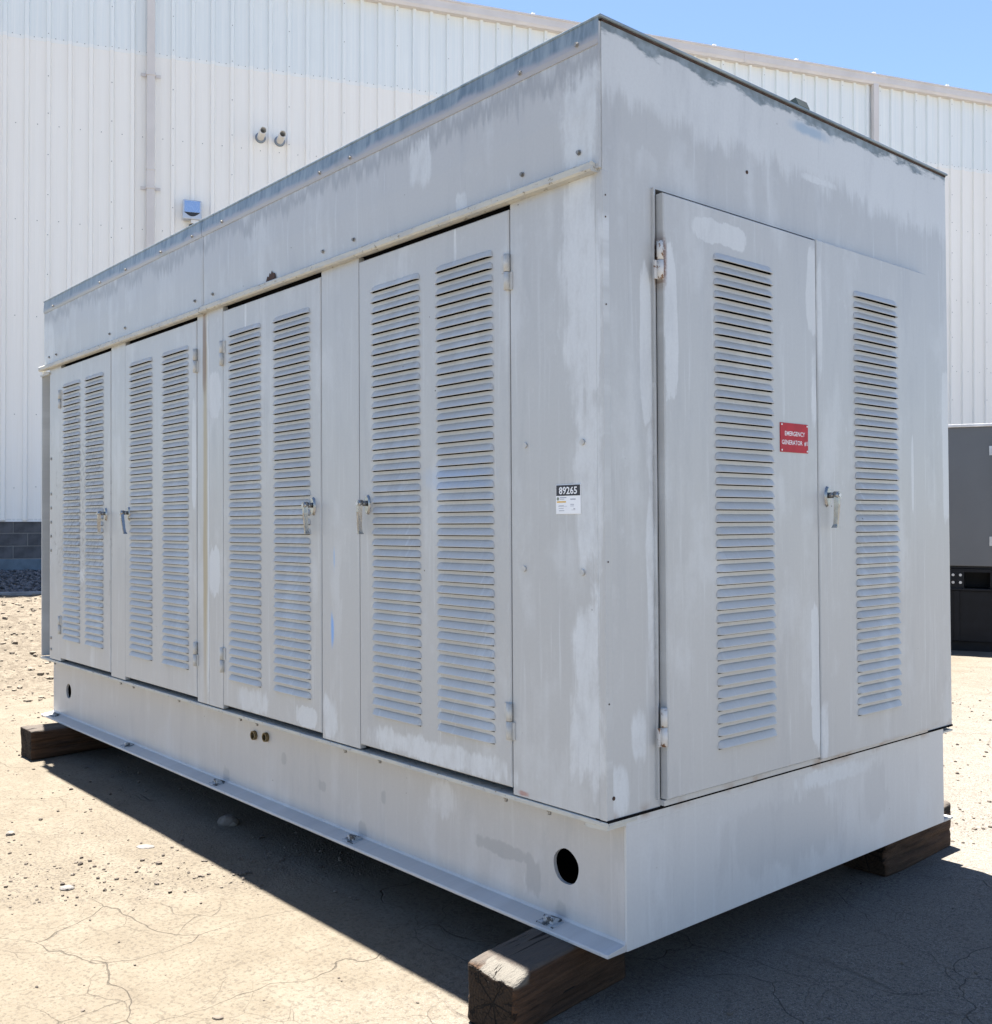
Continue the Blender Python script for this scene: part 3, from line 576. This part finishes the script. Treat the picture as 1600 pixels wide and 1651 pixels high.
# end wall: frame round the doors
END_T = 0.0
mb = MB(END)
mb.box(0.0, 0.2585, -0.03, 0.0, 0.632, 2.69); mb.box(2.078, W, -0.03, 0.0, 0.632, 2.69); mb.box(0.0, W, -0.03, 0.0, 2.69, 3.176)
mb.build('end_wall', mE, G, bevel=0.0)
mb = MB(END); mb.box(0.238, 0.241, 0.0, 0.010, 0.66, 2.69); mb.build('door_stop', mE, G, bevel=0.0005)
mb = MB(END); mb.box(0.2590, 2.0775, -0.02, 0.018, 0.637, 0.656); mb.build('door_sill', mE, G, bevel=0.002)
# corner angle with screws at near vertical edge
mb = MB(SIDE); mb.box(-0.0300, 0.0008, -0.03, 0.0012, 0.632, 2.70); mb.build('corner_post', mS, G, bevel=0.003)
for z in (2.62, 2.55, 2.27, 1.45, 1.0):
    mb = MB(END); mb.cyl((0.012, 0.0, z), 'w', 0.003, 0.002, 8); mb.build('rivet', m_rust, G)
for u, z, r in ((-0.364, 1.842, .009), (-0.094, 1.836, .010), (-0.374, 1.418, .010), (-0.098, 1.414, .010)):
    mb = MB(SIDE); mb.cyl((u, 0.0, z), 'w', r, 0.006, 10); mb.build('plug', m_hinge, G)
for y_, z in ((0.78, 2.86), (0.03, 0.70)):
    mb = MB(END); mb.cyl((y_, 0.0, z), 'w', 0.007, 0.002, 8); mb.build('rivet', m_rust, G)
# back and far walls, inner lining
mb = MB(IDN); mb.box(-L, -0.032, -W+0.001, -W+0.02, ZB-0.2, ZT-0.21); mb.box(-L+0.12, -L+0.14, -W+0.02, -0.09, ZB-0.2, ZT-0.21); mb.build('back_wall', mS, G)
mb = MB(IDN); mb.box(-5.3, -0.12, -W+0.1, -0.14, 0.47, 2.9); mb.build('inner_lining', m_in, G)
# fascia in two sheets, drip lip, roof
XL = -L+0.10
for a, b_ in ((XL, -2.832), (-2.828, -0.003)):
    mb = MB(SIDE); mb.prism([(-0.03, 2.705), (0.010, 2.705), (0.014, 2.9), (0.012, 3.176), (-0.03, 3.176)], a, b_); mb.build('fascia', mF, G, bevel=0.0015)
for a, b_, dz in ((-L+0.04, -2.842, -0.004), (-2.838, -0.020, 0.0)):
    mb = MB(SIDE); mb.prism([(0.0105, 2.722+dz), (0.030, 2.726+dz), (0.036, 2.720+dz), (0.036, 2.700+dz), (0.030, 2.694+dz), (0.0, 2.694+dz), (0.0, 2.705+dz), (0.0105, 2.705+dz)], a, b_); mb.build('drip_lip', m_lip, G)
mb = MB(SIDE); mb.box(-L+0.01, -5.31, -0.01, 0.012, 2.655, 2.668); mb.build('lower_lip', m_lip, G)
for a, b_ in ((XL, -2.842), (-2.838, 0.0)):
    mb = MB(SIDE); mb.prism([(0.0135, 3.184), (0.0190, 3.130), (0.0190, 3.116), (0.0155, 3.100), (0.0125, 3.100)], a, b_); mb.build('roof_flange', m_cap, G)
mb = MB(IDN); mb.box(XL-0.01, 0.010, -W-0.01, 0.0165, 2.984, 2.993); mb.build('roof', m_cap, G, bevel=0.003)
mb = MB(END); mb.box(0.0, W, -0.02, 0.003, 3.1765, 3.1835); mb.build('roof_gap_strip', m_rust, G)  # dark strip standing in for the shaded gap beneath the roof sheet
def screw(M, u, z, t, r=0.011):
    mb = MB(M); mb.cyl((u, t, z), 'w', r*1.45, 0.003, 14); mb.cyl((u, t+0.003, z), 'w', r, 0.007, 6, sm=False); return mb.build('screw', m_bolt, G)
for u in (-0.09, -0.361, -1.417, -1.659, -2.60, -2.95, -3.357, -3.874, -4.3, -5.2): screw(SIDE, u, 3.125, 0.018, 0.0065)
for u in (-0.09, -0.359, -1.401, -1.645, -2.72, -2.93, -3.9, -4.15, -5.15, -5.3): screw(SIDE, u, 2.775, 0.012, 0.006)
mb = MB(SIDE)   # torn notch above the drip lip
pts_ = [(-2.155, 2.727), (-2.14, 2.757), (-2.125, 2.752), (-2.117, 2.770), (-2.105, 2.762), (-2.095, 2.778), (-2.085, 2.764), (-2.065, 2.760), (-2.055, 2.727)]
n_ = len(pts_); mb.v += [SIDE(a, 0.0155, c) for a, c in pts_]; mb.f.append(tuple(range(n_))); mb.sm.append(False); mb.build('torn_hole', m_rust, G)
mb = MB(END); mb.box(1.63, 1.675, -0.36, -0.33, 3.193, 3.425); mb.prism([(-0.295, 3.420), (-0.31, 3.412), (-0.37, 3.430), (-0.37, 3.442), (-0.31, 3.455)], 1.60, 1.69); mb.build('exhaust_hood', simple('weathered_green_grey', (0.035, 0.045, 0.04), 0.6), G)
# base plate lip under the cabinet
mb = MB(SIDE); mb.box(-L-0.004, 0.004, -0.14, 0.004, 0.612, 0.628); mb.build('base_lip', m_lip, G, bevel=0.003)
mb = MB(END); mb.box(0.0, W, -0.05, 0.0045, 0.626, 0.634); mb.build('sill_gap_strip', m_in, G)  # near-black strip standing in for the shaded gap between end doors and skid
mb = MB(END); mb.box(Q, W-Q, -0.05, 0.0015, 0.600, 0.626); mb.build('sill_plate', mEK, G)
mb = MB(END); mb.prism([(-0.09, 0.613), (0.0025, 0.613), (0.0025, 0.604), (-0.09, 0.598)], -0.002, Q); mb.build('sill_gusset', m_lip, G)
mb = MB(END); mb.prism([(-0.09, 0.613), (0.0025, 0.613), (0.0025, 0.604), (-0.09, 0.598)], W-Q, W+0.002); mb.build('sill_gusset', m_lip, G)
for u in (-0.30, -0.52, -1.30, -1.56, -2.35, -2.52, -3.25, -3.9, -4.1, -5.33, -5.44):
    mb = MB(SIDE); mb.cyl((u, -0.04, 0.594), 'z', 0.010, 0.020, 6, sm=False); mb.cyl((u, -0.04, 0.584), 'z', 0.006, 0.012, 8); mb.build('bolt', m_bolt, G)
# skid: side channel with two round holes
def web(a, b_, z0, z1, holes, w_, M, mat, name):
    mb = MB(M); cur = a; n = 32
    for (cx, cz, r) in holes:
        s_ = r*1.25; mb.rect(cur, cx-s_, w_, z0, z1); mb.rect(cx-s_, cx+s_, w_, z0, cz-s_); mb.rect(cx-s_, cx+s_, w_, cz+s_, z1)
        def sq(A): 
            x_, y_ = math.cos(A), math.sin(A); k_ = s_/max(abs(x_), abs(y_)); return (cx+x_*k_, w_, cz+y_*k_)
        for i in range(n):
            A, B = 2*math.pi*i/n, 2*math.pi*(i+1)/n
            ra = r*(1+0.015*math.sin(5*A)); rb = r*(1+0.015*math.sin(5*B))
            p, q = (cx+ra*math.cos(A), w_, cz+ra*math.sin(A)), (cx+rb*math.cos(B), w_, cz+rb*math.sin(B))
            mb.quad(p, sq(A), sq(B), q)
            mb.quad((p[0], w_-0.014, p[2]), p, q, (q[0], w_-0.014, q[2]))
        cur = cx+s_
    mb.rect(cur, b_, w_, z0, z1); return mb.build(name, mat, G, fix=False)
web(-L, -0.0095, 0.215, 0.612, [(-5.19, 0.405, 0.052), (-0.271, 0.405, 0.060)], -Q, SIDE, mK, 'skid_web')
mb = MB(SIDE); mb.prism([(-Q-0.012, 0.232), (-Q, 0.232), (-Q+0.006, 0.222), (-0.003, 0.212), (0.0, 0.208), (0.0, 0.200), (-Q-0.012, 0.200)], -L-0.002, -0.003); mb.build('skid_flange', mK, G, bevel=0.0015)
mb = MB(SIDE); mb.box(-L, -L+0.012, -0.30, -Q-0.001, 0.21, 0.61); mb.box(-L, -0.02, -0.30, -0.29, 0.21, 0.61); mb.build('skid_inner_beam', m_in, G)
mb = MB(IDN); mb.box(-L, -0.01, -W+Q, -W+Q+0.012, 0.0, 0.41); mb.box(-L, -0.01, -W+Q, -W, 0.0, 0.01); mb.build('rear_skid_web', mK, G)
mb = MB(END); mb.box(Q, W-Q, -0.010, 0.0, 0.200, 0.600); mb.build('skid_end_plate', mEK, G, bevel=0.002)
mb = MB(END); mb.box(W-Q, W, -0.20, 0.0, 0.200, 0.210); mb.build('skid_flange_rear', m_lip, G)
mb = MB(IDN); mb.box(-L+0.02, -0.02, -W+0.11, -0.31, 0.36, 0.40); mb.build('skid_deck', m_in, G)
def ring(M, c, r1, r2, w1, L_, name, mat):
    mb = MB(M); mb.cyl((c[0], w1, c[1]), 'w', r1, L_, 20, caps=False); mb.cyl((c[0], w1, c[1]), 'w', r2, L_, 20, caps=False)
    for i in range(20):
        a, b_ = 2*math.pi*i/20, 2*math.pi*(i+1)/20
        f_ = lambda R_, A: (c[0]+R_*math.cos(A), w1+L_, c[1]+R_*math.sin(A))
        mb.quad(f_(r1, a), f_(r1, b_), f_(r2, b_), f_(r2, a))
    return mb.build(name, mat, G, fix=False)
m_brass = simple('dull_brass', (0.16, 0.12, 0.06), 0.55, 0.5, var=0.3, scale=60)
for u, z in ((-2.459, 0.515), (-2.339, 0.524)):
    o = ring(SIDE, (u, z), 0.023, 0.017, -Q+0.001, 0.016, 'pipe_coupling', m_brass)
    mb = MB(SIDE); mb.cyl((u, -Q+0.0005, z), 'w', 0.017, 0.003, 16); mb.build('coupling_bore', m_dark, o)
# torn weld clips on the flange
def clip_mb(u, rnd):
    mb = MB(SIDE)
    mb.prism([(-0.070, 0.214), (-0.018, 0.212), (-0.016, 0.218), (-0.07, 0.222)], u-0.035, u+0.045)
    mb.prism([(-0.076, 0.221), (-0.03, 0.220), (-0.028, 0.240), (-0.034, 0.243), (-0.075, 0.228)], u-0.012+rnd, u+0.030)
    return mb
def clip_material():
    b = NB('torn_weld_clip', G); n = b.noise(35, 5, 0.7); c = b.mix(b.ss(n, 0.47, 0.56), (0.36, 0.39, 0.42), (0.05, 0.055, 0.06)); return b.out(c, 0.55, nrm=b.bump(n, 0.5, 0.004))
m_clip = clip_material()
for i, u in enumerate((-0.31, -1.52, -2.80, -4.02, -5.35)): clip_mb(u, 0.004*i).build('weld_clip', m_clip, G)
# hinges: two knuckles and leaves
def hinge(M, d, u, z, side, t, mat):
    mb = MB(M); s_ = side; rr_ = 0.0115
    mb.cyl((u, t+0.006, z+0.001), 'z', rr_, 0.062, 12); mb.cyl((u, t+0.006, z-0.063), 'z', rr_, 0.062, 12)
    a, b_ = sorted((u, u-s_*0.030)); mb.box(a, b_, t-0.001, t+0.004, z, z+0.062)
    a, b_ = sorted((u, u+s_*0.022)); mb.box(a, b_, t-0.004, t+0.002, z-0.063, z-0.002)
    return mb.build('hinge', mat, d, bevel=0.0)
for d, u, s_ in ((D4, -0.446, 1), (D3, -2.628, -1), (D2, -2.940, 1), (D1, -5.090, -1)):
    for z in (2.455, 0.885): hinge(SIDE, d, u, z, s_, 0.003, m_hinge)
for z, m_ in ((2.445, m_rh), (0.900, m_rh)): hinge(END, E1, 0.250, z, -1, 0.020, m_)
# handles
def handle(M, d, u, z, t, tilt=0.0, flip=1):
    mb = MB(M)
    n = 20; pl = []
    for i in range(n):
        A = 2*math.pi*i/n; pl.append((u+0.017*math.cos(A), z+0.042*math.sin(A)*(1.0)))
    k = len(mb.v); mb.v += [M(a, t, c) for a, c in pl]+[M(u+(a-u)*0.8, t+0.010, z+(c-z)*0.85) for a, c in pl]
    for i in range(n): mb.f.append((k+i, k+(i+1) % n, k+n+(i+1) % n, k+n+i)); mb.sm.append(True)
    mb.f.append(tuple(k+n+i for i in range(n))); mb.sm.append(False)
    mb.cyl((u, t+0.008, z+0.005), 'w', 0.0115, 0.030, 14); mb.cyl((u, t+0.034, z+0.005), 'w', 0.0155, 0.022, 16, r2=0.0135)
    # lever: tapering bar with a flared tip
    secs = [(0.008, 0.0145, 0.038, 0.055), (-0.03, 0.0125, 0.038, 0.055), (-0.08, 0.0095, 0.037, 0.052), (-0.108, 0.0085, 0.035, 0.050), (-0.122, 0.0105, 0.028, 0.050)]
    base = len(mb.v)
    for (dz, hw, wa, wb) in secs:
        du = tilt*dz
        for (a, b_) in ((-hw, wa), (-hw*0.55, wb), (hw*0.55, wb), (hw, wa)): mb.v.append(M(u+du+a, t+b_, z+dz))
    for i in range(len(secs)-1):
        for j in range(4): mb.f.append((base+i*4+j, base+i*4+(j+1) % 4, base+(i+1)*4+(j+1) % 4, base+(i+1)*4+j)); mb.sm.append(False)
    e_ = base+(len(secs)-1)*4; mb.f.append((e_, e_+1, e_+2, e_+3)); mb.sm.append(False)
    h_ = mb.build('handle', m_chrome, d)
    mb = MB(M); mb.cyl((u, t+0.0555, z+0.005), 'w', 0.0085, 0.003, 12); mb.build('lock_core', m_steel, d)
    return h_
handle(SIDE, D4, -1.315, 1.655, 0.003, 0.02); handle(SIDE, D3, -1.745, 1.655, 0.003, -0.05)
handle(SIDE, D2, -3.86, 1.645, 0.003, -0.28); handle(SIDE, D1, -4.235, 1.645, 0.003, 0.08)
handle(END, E2, 1.245, 1.672, 0.032, 0.05)
# ---- writing
def text_obj(name, body, size, M, u, t, z, mat, parent, width, bold=0.0):
    c = bpy.data.curves.new(name, 'FONT'); c.body = body; c.size = size; c.extrude = 0; c.offset = bold; c.resolution_u = 2; c.align_x = 'LEFT'
    o = bpy.data.objects.new('tmp', c); COL.objects.link(o); bpy.context.view_layer.update()
    dg = bpy.context.evaluated_depsgraph_get(); me = bpy.data.meshes.new_from_object(o.evaluated_get(dg)); bpy.data.objects.remove(o)
    x1 = max(v.co.x for v in me.vertices); x0 = min(v.co.x for v in me.vertices)
    sx = width/(x1-x0)
    for v in me.vertices:
        v.co = Vector(M(u+(v.co.x-(x0+x1)/2)*sx, t, z+v.co.y))
    me.materials.clear(); me.materials.append(mat); return new_obj(name, me, None, parent)
m_wht = simple('white_print', (0.78, 0.79, 0.80), 0.4, var=0.02); m_blk = simple('black_print', (0.012, 0.012, 0.02), 0.4, var=0.1)
m_gry = simple('grey_print', (0.30, 0.31, 0.36), 0.5); m_org = simple('orange_print', (0.62, 0.38, 0.08), 0.5); m_grn = simple('olive_print', (0.20, 0.23, 0.18), 0.5)
tg = slab(SIDE, 'inventory_tag', m_wht, -0.2165, -0.1035, 1.604, 1.701, 0.0022, 0.0020, 0.0008)
mb = MB(SIDE); mb.box(-0.2145, -0.1055, 0.0022, 0.0026, 1.664, 1.6995); mb.build('number_field', m_blk, tg)
text_obj('number', '89265', 0.033, SIDE, -0.160, 0.0030, 1.670, m_wht, tg, width=0.083, bold=0.0006)
mb = MB(SIDE); mb.cyl((-0.207, 0.0022, 1.6545), 'w', 0.0058, 0.0004, 16); mb.build('seal_print', m_grn, tg)
mb = MB(SIDE); mb.box(-0.212, -0.170, 0.0022, 0.0026, 1.6415, 1.6465); mb.build('colour_bar', m_org, tg)
mb = MB(SIDE)
for (a, b_, z_, h_) in ((-0.198, -0.168, 1.6565, .0028), (-0.198, -0.178, 1.652, .002), (-0.150, -0.126, 1.6505, .0035), (-0.150, -0.133, 1.634, .0022), (-0.150, -0.134, 1.629, .0018),
                        (-0.206, -0.165, 1.629, .001), (-0.203, -0.180, 1.6305, .0016), (-0.203, -0.181, 1.622, .0016), (-0.203, -0.178, 1.614, .0018), (-0.145, -0.128, 1.6165, .001), (-0.136, -0.128, 1.619, .003)):
    mb.box(a, b_, 0.0022, 0.0025, z_, z_+h_)
mb.build('small_print', m_gry, tg)
m_red = simple('engraved_red_plastic', (0.40, 0.018, 0.030), 0.5, var=0.1, scale=20, spec=0.25)
sg = slab(END, 'name_plate', m_red, 0.926, 1.112, 1.836, 1.946, 0.0352, 0.003, 0.0006, parent=E1)
text_obj('lettering', 'EMERGENCY', 0.0235, END, 1.022, 0.0357, 1.8985, m_wht, E1, width=0.135, bold=0.0002)
text_obj('lettering', 'GENERATOR  #1', 0.0235, END, 1.020, 0.0357, 1.8650, m_wht, E1, width=0.172, bold=0.0002)
for a in (0.934, 1.104):
    for z in (1.843, 1.939):
        mb = MB(END); mb.cyl((a, 0.0352, z), 'w', 0.0035, 0.002, 8); mb.build('rivet', m_wht, E1)

# ================================================================ TIMBERS
def wood_material(name, ref, cx, cz, pale_chip=False):
    b = NB(name, ref); o = b.xyz()
    g1 = b.noise(1.0, 6, 0.7, stretch=(60, 3.5, 60)); g2 = b.noise(1.0, 4, 0.6, stretch=(14, 1.2, 14), dist=0.8)
    c = b.mix(b.ss(g1, 0.3, 0.7), (0.022, 0.012, 0.007), (0.080, 0.043, 0.024)); c = b.mix(b.ss(g2, 0.45, 0.65, 0, 0.6), c, (0.055, 0.029, 0.016))
    tp = b.ss(o[2], 0.183, 0.193); c = b.mix(b.math('MULTIPLY', tp, 0.7), c, (0.085, 0.078, 0.070))
    if pale_chip:
        pc = b.math('MULTIPLY', b.ss(b.math('ADD', o[1], b.math('MULTIPLY', b.noise(35, 3), 0.04)), 0.08, 0.10, 1, 0), b.ss(o[2], 0.150, 0.165)); pc = b.math('MULTIPLY', pc, b.ss(b.math('ADD', o[0], b.math('MULTIPLY', b.noise(20, 3), 0.06)), -0.025, -0.015)); c = b.mix(pc, c, (0.12, 0.11, 0.095))
    # end grain: rings and radial checks on faces whose normal is along y
    nrm = b.xyz(b.N.new('ShaderNodeNewGeometry').outputs['Normal']); 
    tcn = b.N.new('ShaderNodeTexCoord'); nn = b.xyz(tcn.outputs['Normal']); end = b.ss(b.math('ABSOLUTE', nn[1]), 0.80, 0.93)
    dx = b.math('SUBTRACT', o[0], cx); dz = b.math('SUBTRACT', o[2], cz)
    rad = b.math('SQRT', b.math('ADD', b.math('MULTIPLY', dx, dx), b.math('MULTIPLY', dz, dz)))
    pv = b.comb(dx, 0.0, dz); wn = b.noise(16, 4, 0.6, vec=pv)
    ang = b.math('ARCTAN2', dz, dx)
    rg = b.math('SINE', b.math('ADD', b.math('MULTIPLY', rad, 520), b.math('MULTIPLY', wn, 7)))
    ce = b.mix(b.ss(rg, -0.6, 0.9, 0, 0.35), (0.026, 0.016, 0.010), (0.052, 0.034, 0.022))
    warp = b.math('MULTIPLY', b.math('SUBTRACT', wn, 0.5), 2.2)
    an = b.math('ADD', ang, b.math('MULTIPLY', warp, b.math('ADD', 0.25, b.math('MULTIPLY', rad, 4))))
    def spokes(n, ph, wd):
        s_ = b.math('ABSOLUTE', b.math('SINE', b.math('ADD', b.math('MULTIPLY', an, n), ph)))
        d_ = b.math('MULTIPLY', s_, b.math('DIVIDE', rad, n)); return b.ss(d_, wd*0.35, wd, 1, 0)
    ck = b.math('MAXIMUM', b.math('MULTIPLY', spokes(2.5, 0.35, 0.0035), b.ss(rad, 0.10, 0.12, 1, 0.8)), b.math('MULTIPLY', spokes(5.5, 1.3, 0.0022), b.ss(b.noise(14, 2, vec=pv), 0.48, 0.55)))
    cel = b.vor(30, 'DISTANCE_TO_EDGE', vec=b.vm('ADD', pv, b.vm('MULTIPLY', b.noise(25, 3, col=True, vec=pv), (0.03, 0, 0.03))))
    ck = b.math('MAXIMUM', ck, b.math('MULTIPLY', b.ss(cel, 0.015, 0.05, 1, 0), b.ss(b.noise(18, 2, vec=pv), 0.50, 0.60)))
    ce = b.mix(ck, ce, (0.006, 0.004, 0.003)); c = b.mix(end, c, ce)
    crk = b.ss(b.noise(1.0, 3, 0.6, stretch=(26, 1.6, 26), dist=1.0), 0.335, 0.36, 1, 0)
    c = b.mix(b.math('MULTIPLY', crk, b.math('SUBTRACT', 1.0, end)), c, (0.012, 0.008, 0.006))
    h = b.math('SUBTRACT', b.math('MULTIPLY', g1, 0.5), b.math('ADD', b.math('MULTIPLY', b.math('MULTIPLY', ck, end), 1.6), b.math('MULTIPLY', crk, 1.0)))
    return b.out(c, 0.85, nrm=b.bump(b.math('ADD', h, b.math('MULTIPLY', b.noise(1.0, 5, 0.75, stretch=(30, 8, 30)), 1.2)), 1.0, 0.012), spec=0.25)
def timber(loc, rotz, wx, ly, hz, label, chip=0.0, seed=0, rnd=0.012, tilt=0.0, horn=0.0):
    nxs, nys, nzs = 10, max(6, int(ly/0.03)), 10
    # superellipsoid-like box surface as grid per face
    bm = bmesh.new(); bmesh.ops.create_cube(bm, size=1.0)
    bmesh.ops.subdivide_edges(bm, edges=bm.edges[:], cuts=30, use_grid_fill=True)
    for v in bm.verts:
        p = v.co; x = (p.x)*wx; y = (p.y+0.5)*ly; z = (p.z+0.5)*hz
        q = Vector((x, y-ly/2, z-hz/2)); hx, hy, h2 = wx/2, ly/2, hz/2; r = rnd*(1.0+0.8*math.sin(7*y+seed))
        c_ = Vector((max(-hx+r, min(hx-r, q.x)), max(-hy+r, min(hy-r, q.y)), max(-h2+r, min(h2-r, q.z)))); dlt = q-c_
        if dlt.length > r: q = c_+dlt.normalized()*r
        nz_ = 0.0035*(math.sin(31*x+5*y+seed)+math.sin(23*z+9*y+2*seed)) + 0.0025*math.sin(57*x+41*z+13*y)
        q = q*(1+nz_)
        sp = float(fbm(np.array(z*26+x*9+seed), np.array(y*2.2+x*3), 3, seed)); gr = float(fbm(np.array((z+x)*70), np.array(y*5.0), 2, seed+4))
        dep = 0.022*max(0.0, sp-0.13)/0.2 + 0.004*abs(gr)
        q.x -= math.copysign(min(dep, 0.012), q.x) if abs(q.x) > hx*0.9 else 0.0
        if abs(q.y) > hy-0.02: q.y -= math.copysign(0.010*abs(float(fbm(np.array(x*22+seed), np.array(z*22), 3, 7))), q.y)
        if q.z > h2*0.9: q.z -= 0.006*abs(float(fbm(np.array(x*40), np.array(y*4.0), 3, seed+2)))
        q.y += ly/2; q.z += h2
        if chip:   # worn front upper corner
            d_ = max(0.0, 1-(q.y/0.075))*max(0.0, (q.z-hz+0.05)/0.05)
            q.z -= d_*0.028*(0.6+0.4*math.sin(25*q.x+1.0)); q.z -= max(0, (q.x-wx*0.25)/(wx*0.25))*d_*0.022
        if horn and q.z > hz*0.4: q.z += horn*max(0.0, (q.y-(ly-0.15))/0.15)*(q.z/hz)*(0.75+0.25*math.sin(60*q.x))
        v.co = q
    me = bpy.data.meshes.new('timber_block'); bm.to_mesh(me); bm.free()
    for p in me.polygons: p.use_smooth = True
    o = new_obj('timber_block', me, None, None, loc=loc, rot=(0, tilt, rotz), label=label, category='timber', group='timber blocks under the generator')
    me.materials.append(wood_material('weathered_timber', o, RS.uniform(-.02, .02), hz*0.5-0.005, chip > 0)); return o
timber((-0.205, -0.318, float(ground_h(-0.2, 0, False))), 0.13, 0.200, 0.60, 0.199, 'dark brown square timber with cracked end grain under the near corner', chip=1.0, seed=1, rnd=0.010)
timber((-0.195, 1.90, float(ground_h(-0.2, 0, False))), 0.02, 0.21, 0.665, 0.199, 'brown timber block under the right rear corner of the machine', seed=3, horn=0.045)
timber((-5.075, -0.235, float(ground_h(-5.0, 0, False))), 0.02, 0.215, 1.1, 0.199, 'rounded brown timber block under the far left corner', seed=5, rnd=0.03)
timber((-5.075, 1.6, float(ground_h(-5.0, 0, False))), 0.0, 0.2, 0.9, 0.199, 'brown timber block under the hidden far rear corner', seed=8)

# ================================================================ LOOSE STONES
m_rock = stone_mat('rock_face', (0.11, 0.095, 0.08), (0.2, 0.18, 0.16), 20); m_pale = stone_mat('pale_stone', (0.11, 0.10, 0.095), (0.16, 0.15, 0.14), 20)
def rock(x, y, s, flat, mat, label, name='stone', cat='stone', elong=1.0, rz=0.0, sub=2):
    bm = bmesh.new(); bmesh.ops.create_icosphere(bm, subdivisions=sub, radius=1)
    sd_ = RS.uniform(0, 50)
    for v in bm.verts:
        p = v.co.copy(); k = 1+0.35*float(fbm(np.array(p.x*1.3+sd_), np.array(p.y*1.3+p.z*1.9), 3, 4))
        v.co = Vector((p.x*k*elong, p.y*k, max(-0.5, p.z*k)*flat))*s
    me = bpy.data.meshes.new(name); bm.to_mesh(me); bm.free()
    return new_obj(name, me, mat, loc=(x, y, float(ground_h(x, y))+s*flat*0.4), rot=(0, 0, rz), label=label, category=cat)
rock(-2.757, 0.088, 0.046, 0.8, m_rock, 'rounded brown stone lying in the shadow beside the skid', elong=1.25, rz=0.8, sub=3)
rock(-2.343, -0.881, 0.024, 0.45, m_pale, 'flat pale grey stone at the edge of the gravelly patch', elong=1.3, rz=0.9)
rock(-2.682, -0.389, 0.030, 0.16, m_pale, 'thin pale stone chip on the sunlit dusty ground', elong=1.6, rz=0.7)
rock(-3.345, -0.827, 0.022, 0.6, m_rock, 'small dark stone near the left edge of the photo, upper one', elong=1.2)
rock(-2.98, -1.0, 0.022, 0.5, m_rock, 'small dark stone near the left edge of the photo, lower one', elong=1.4, rz=0.4)
rock(-0.84, -0.913, 0.013, 0.5, m_peb, 'small dark pebble lying in the foreground left of the near timber', elong=1.5, rz=0.6)
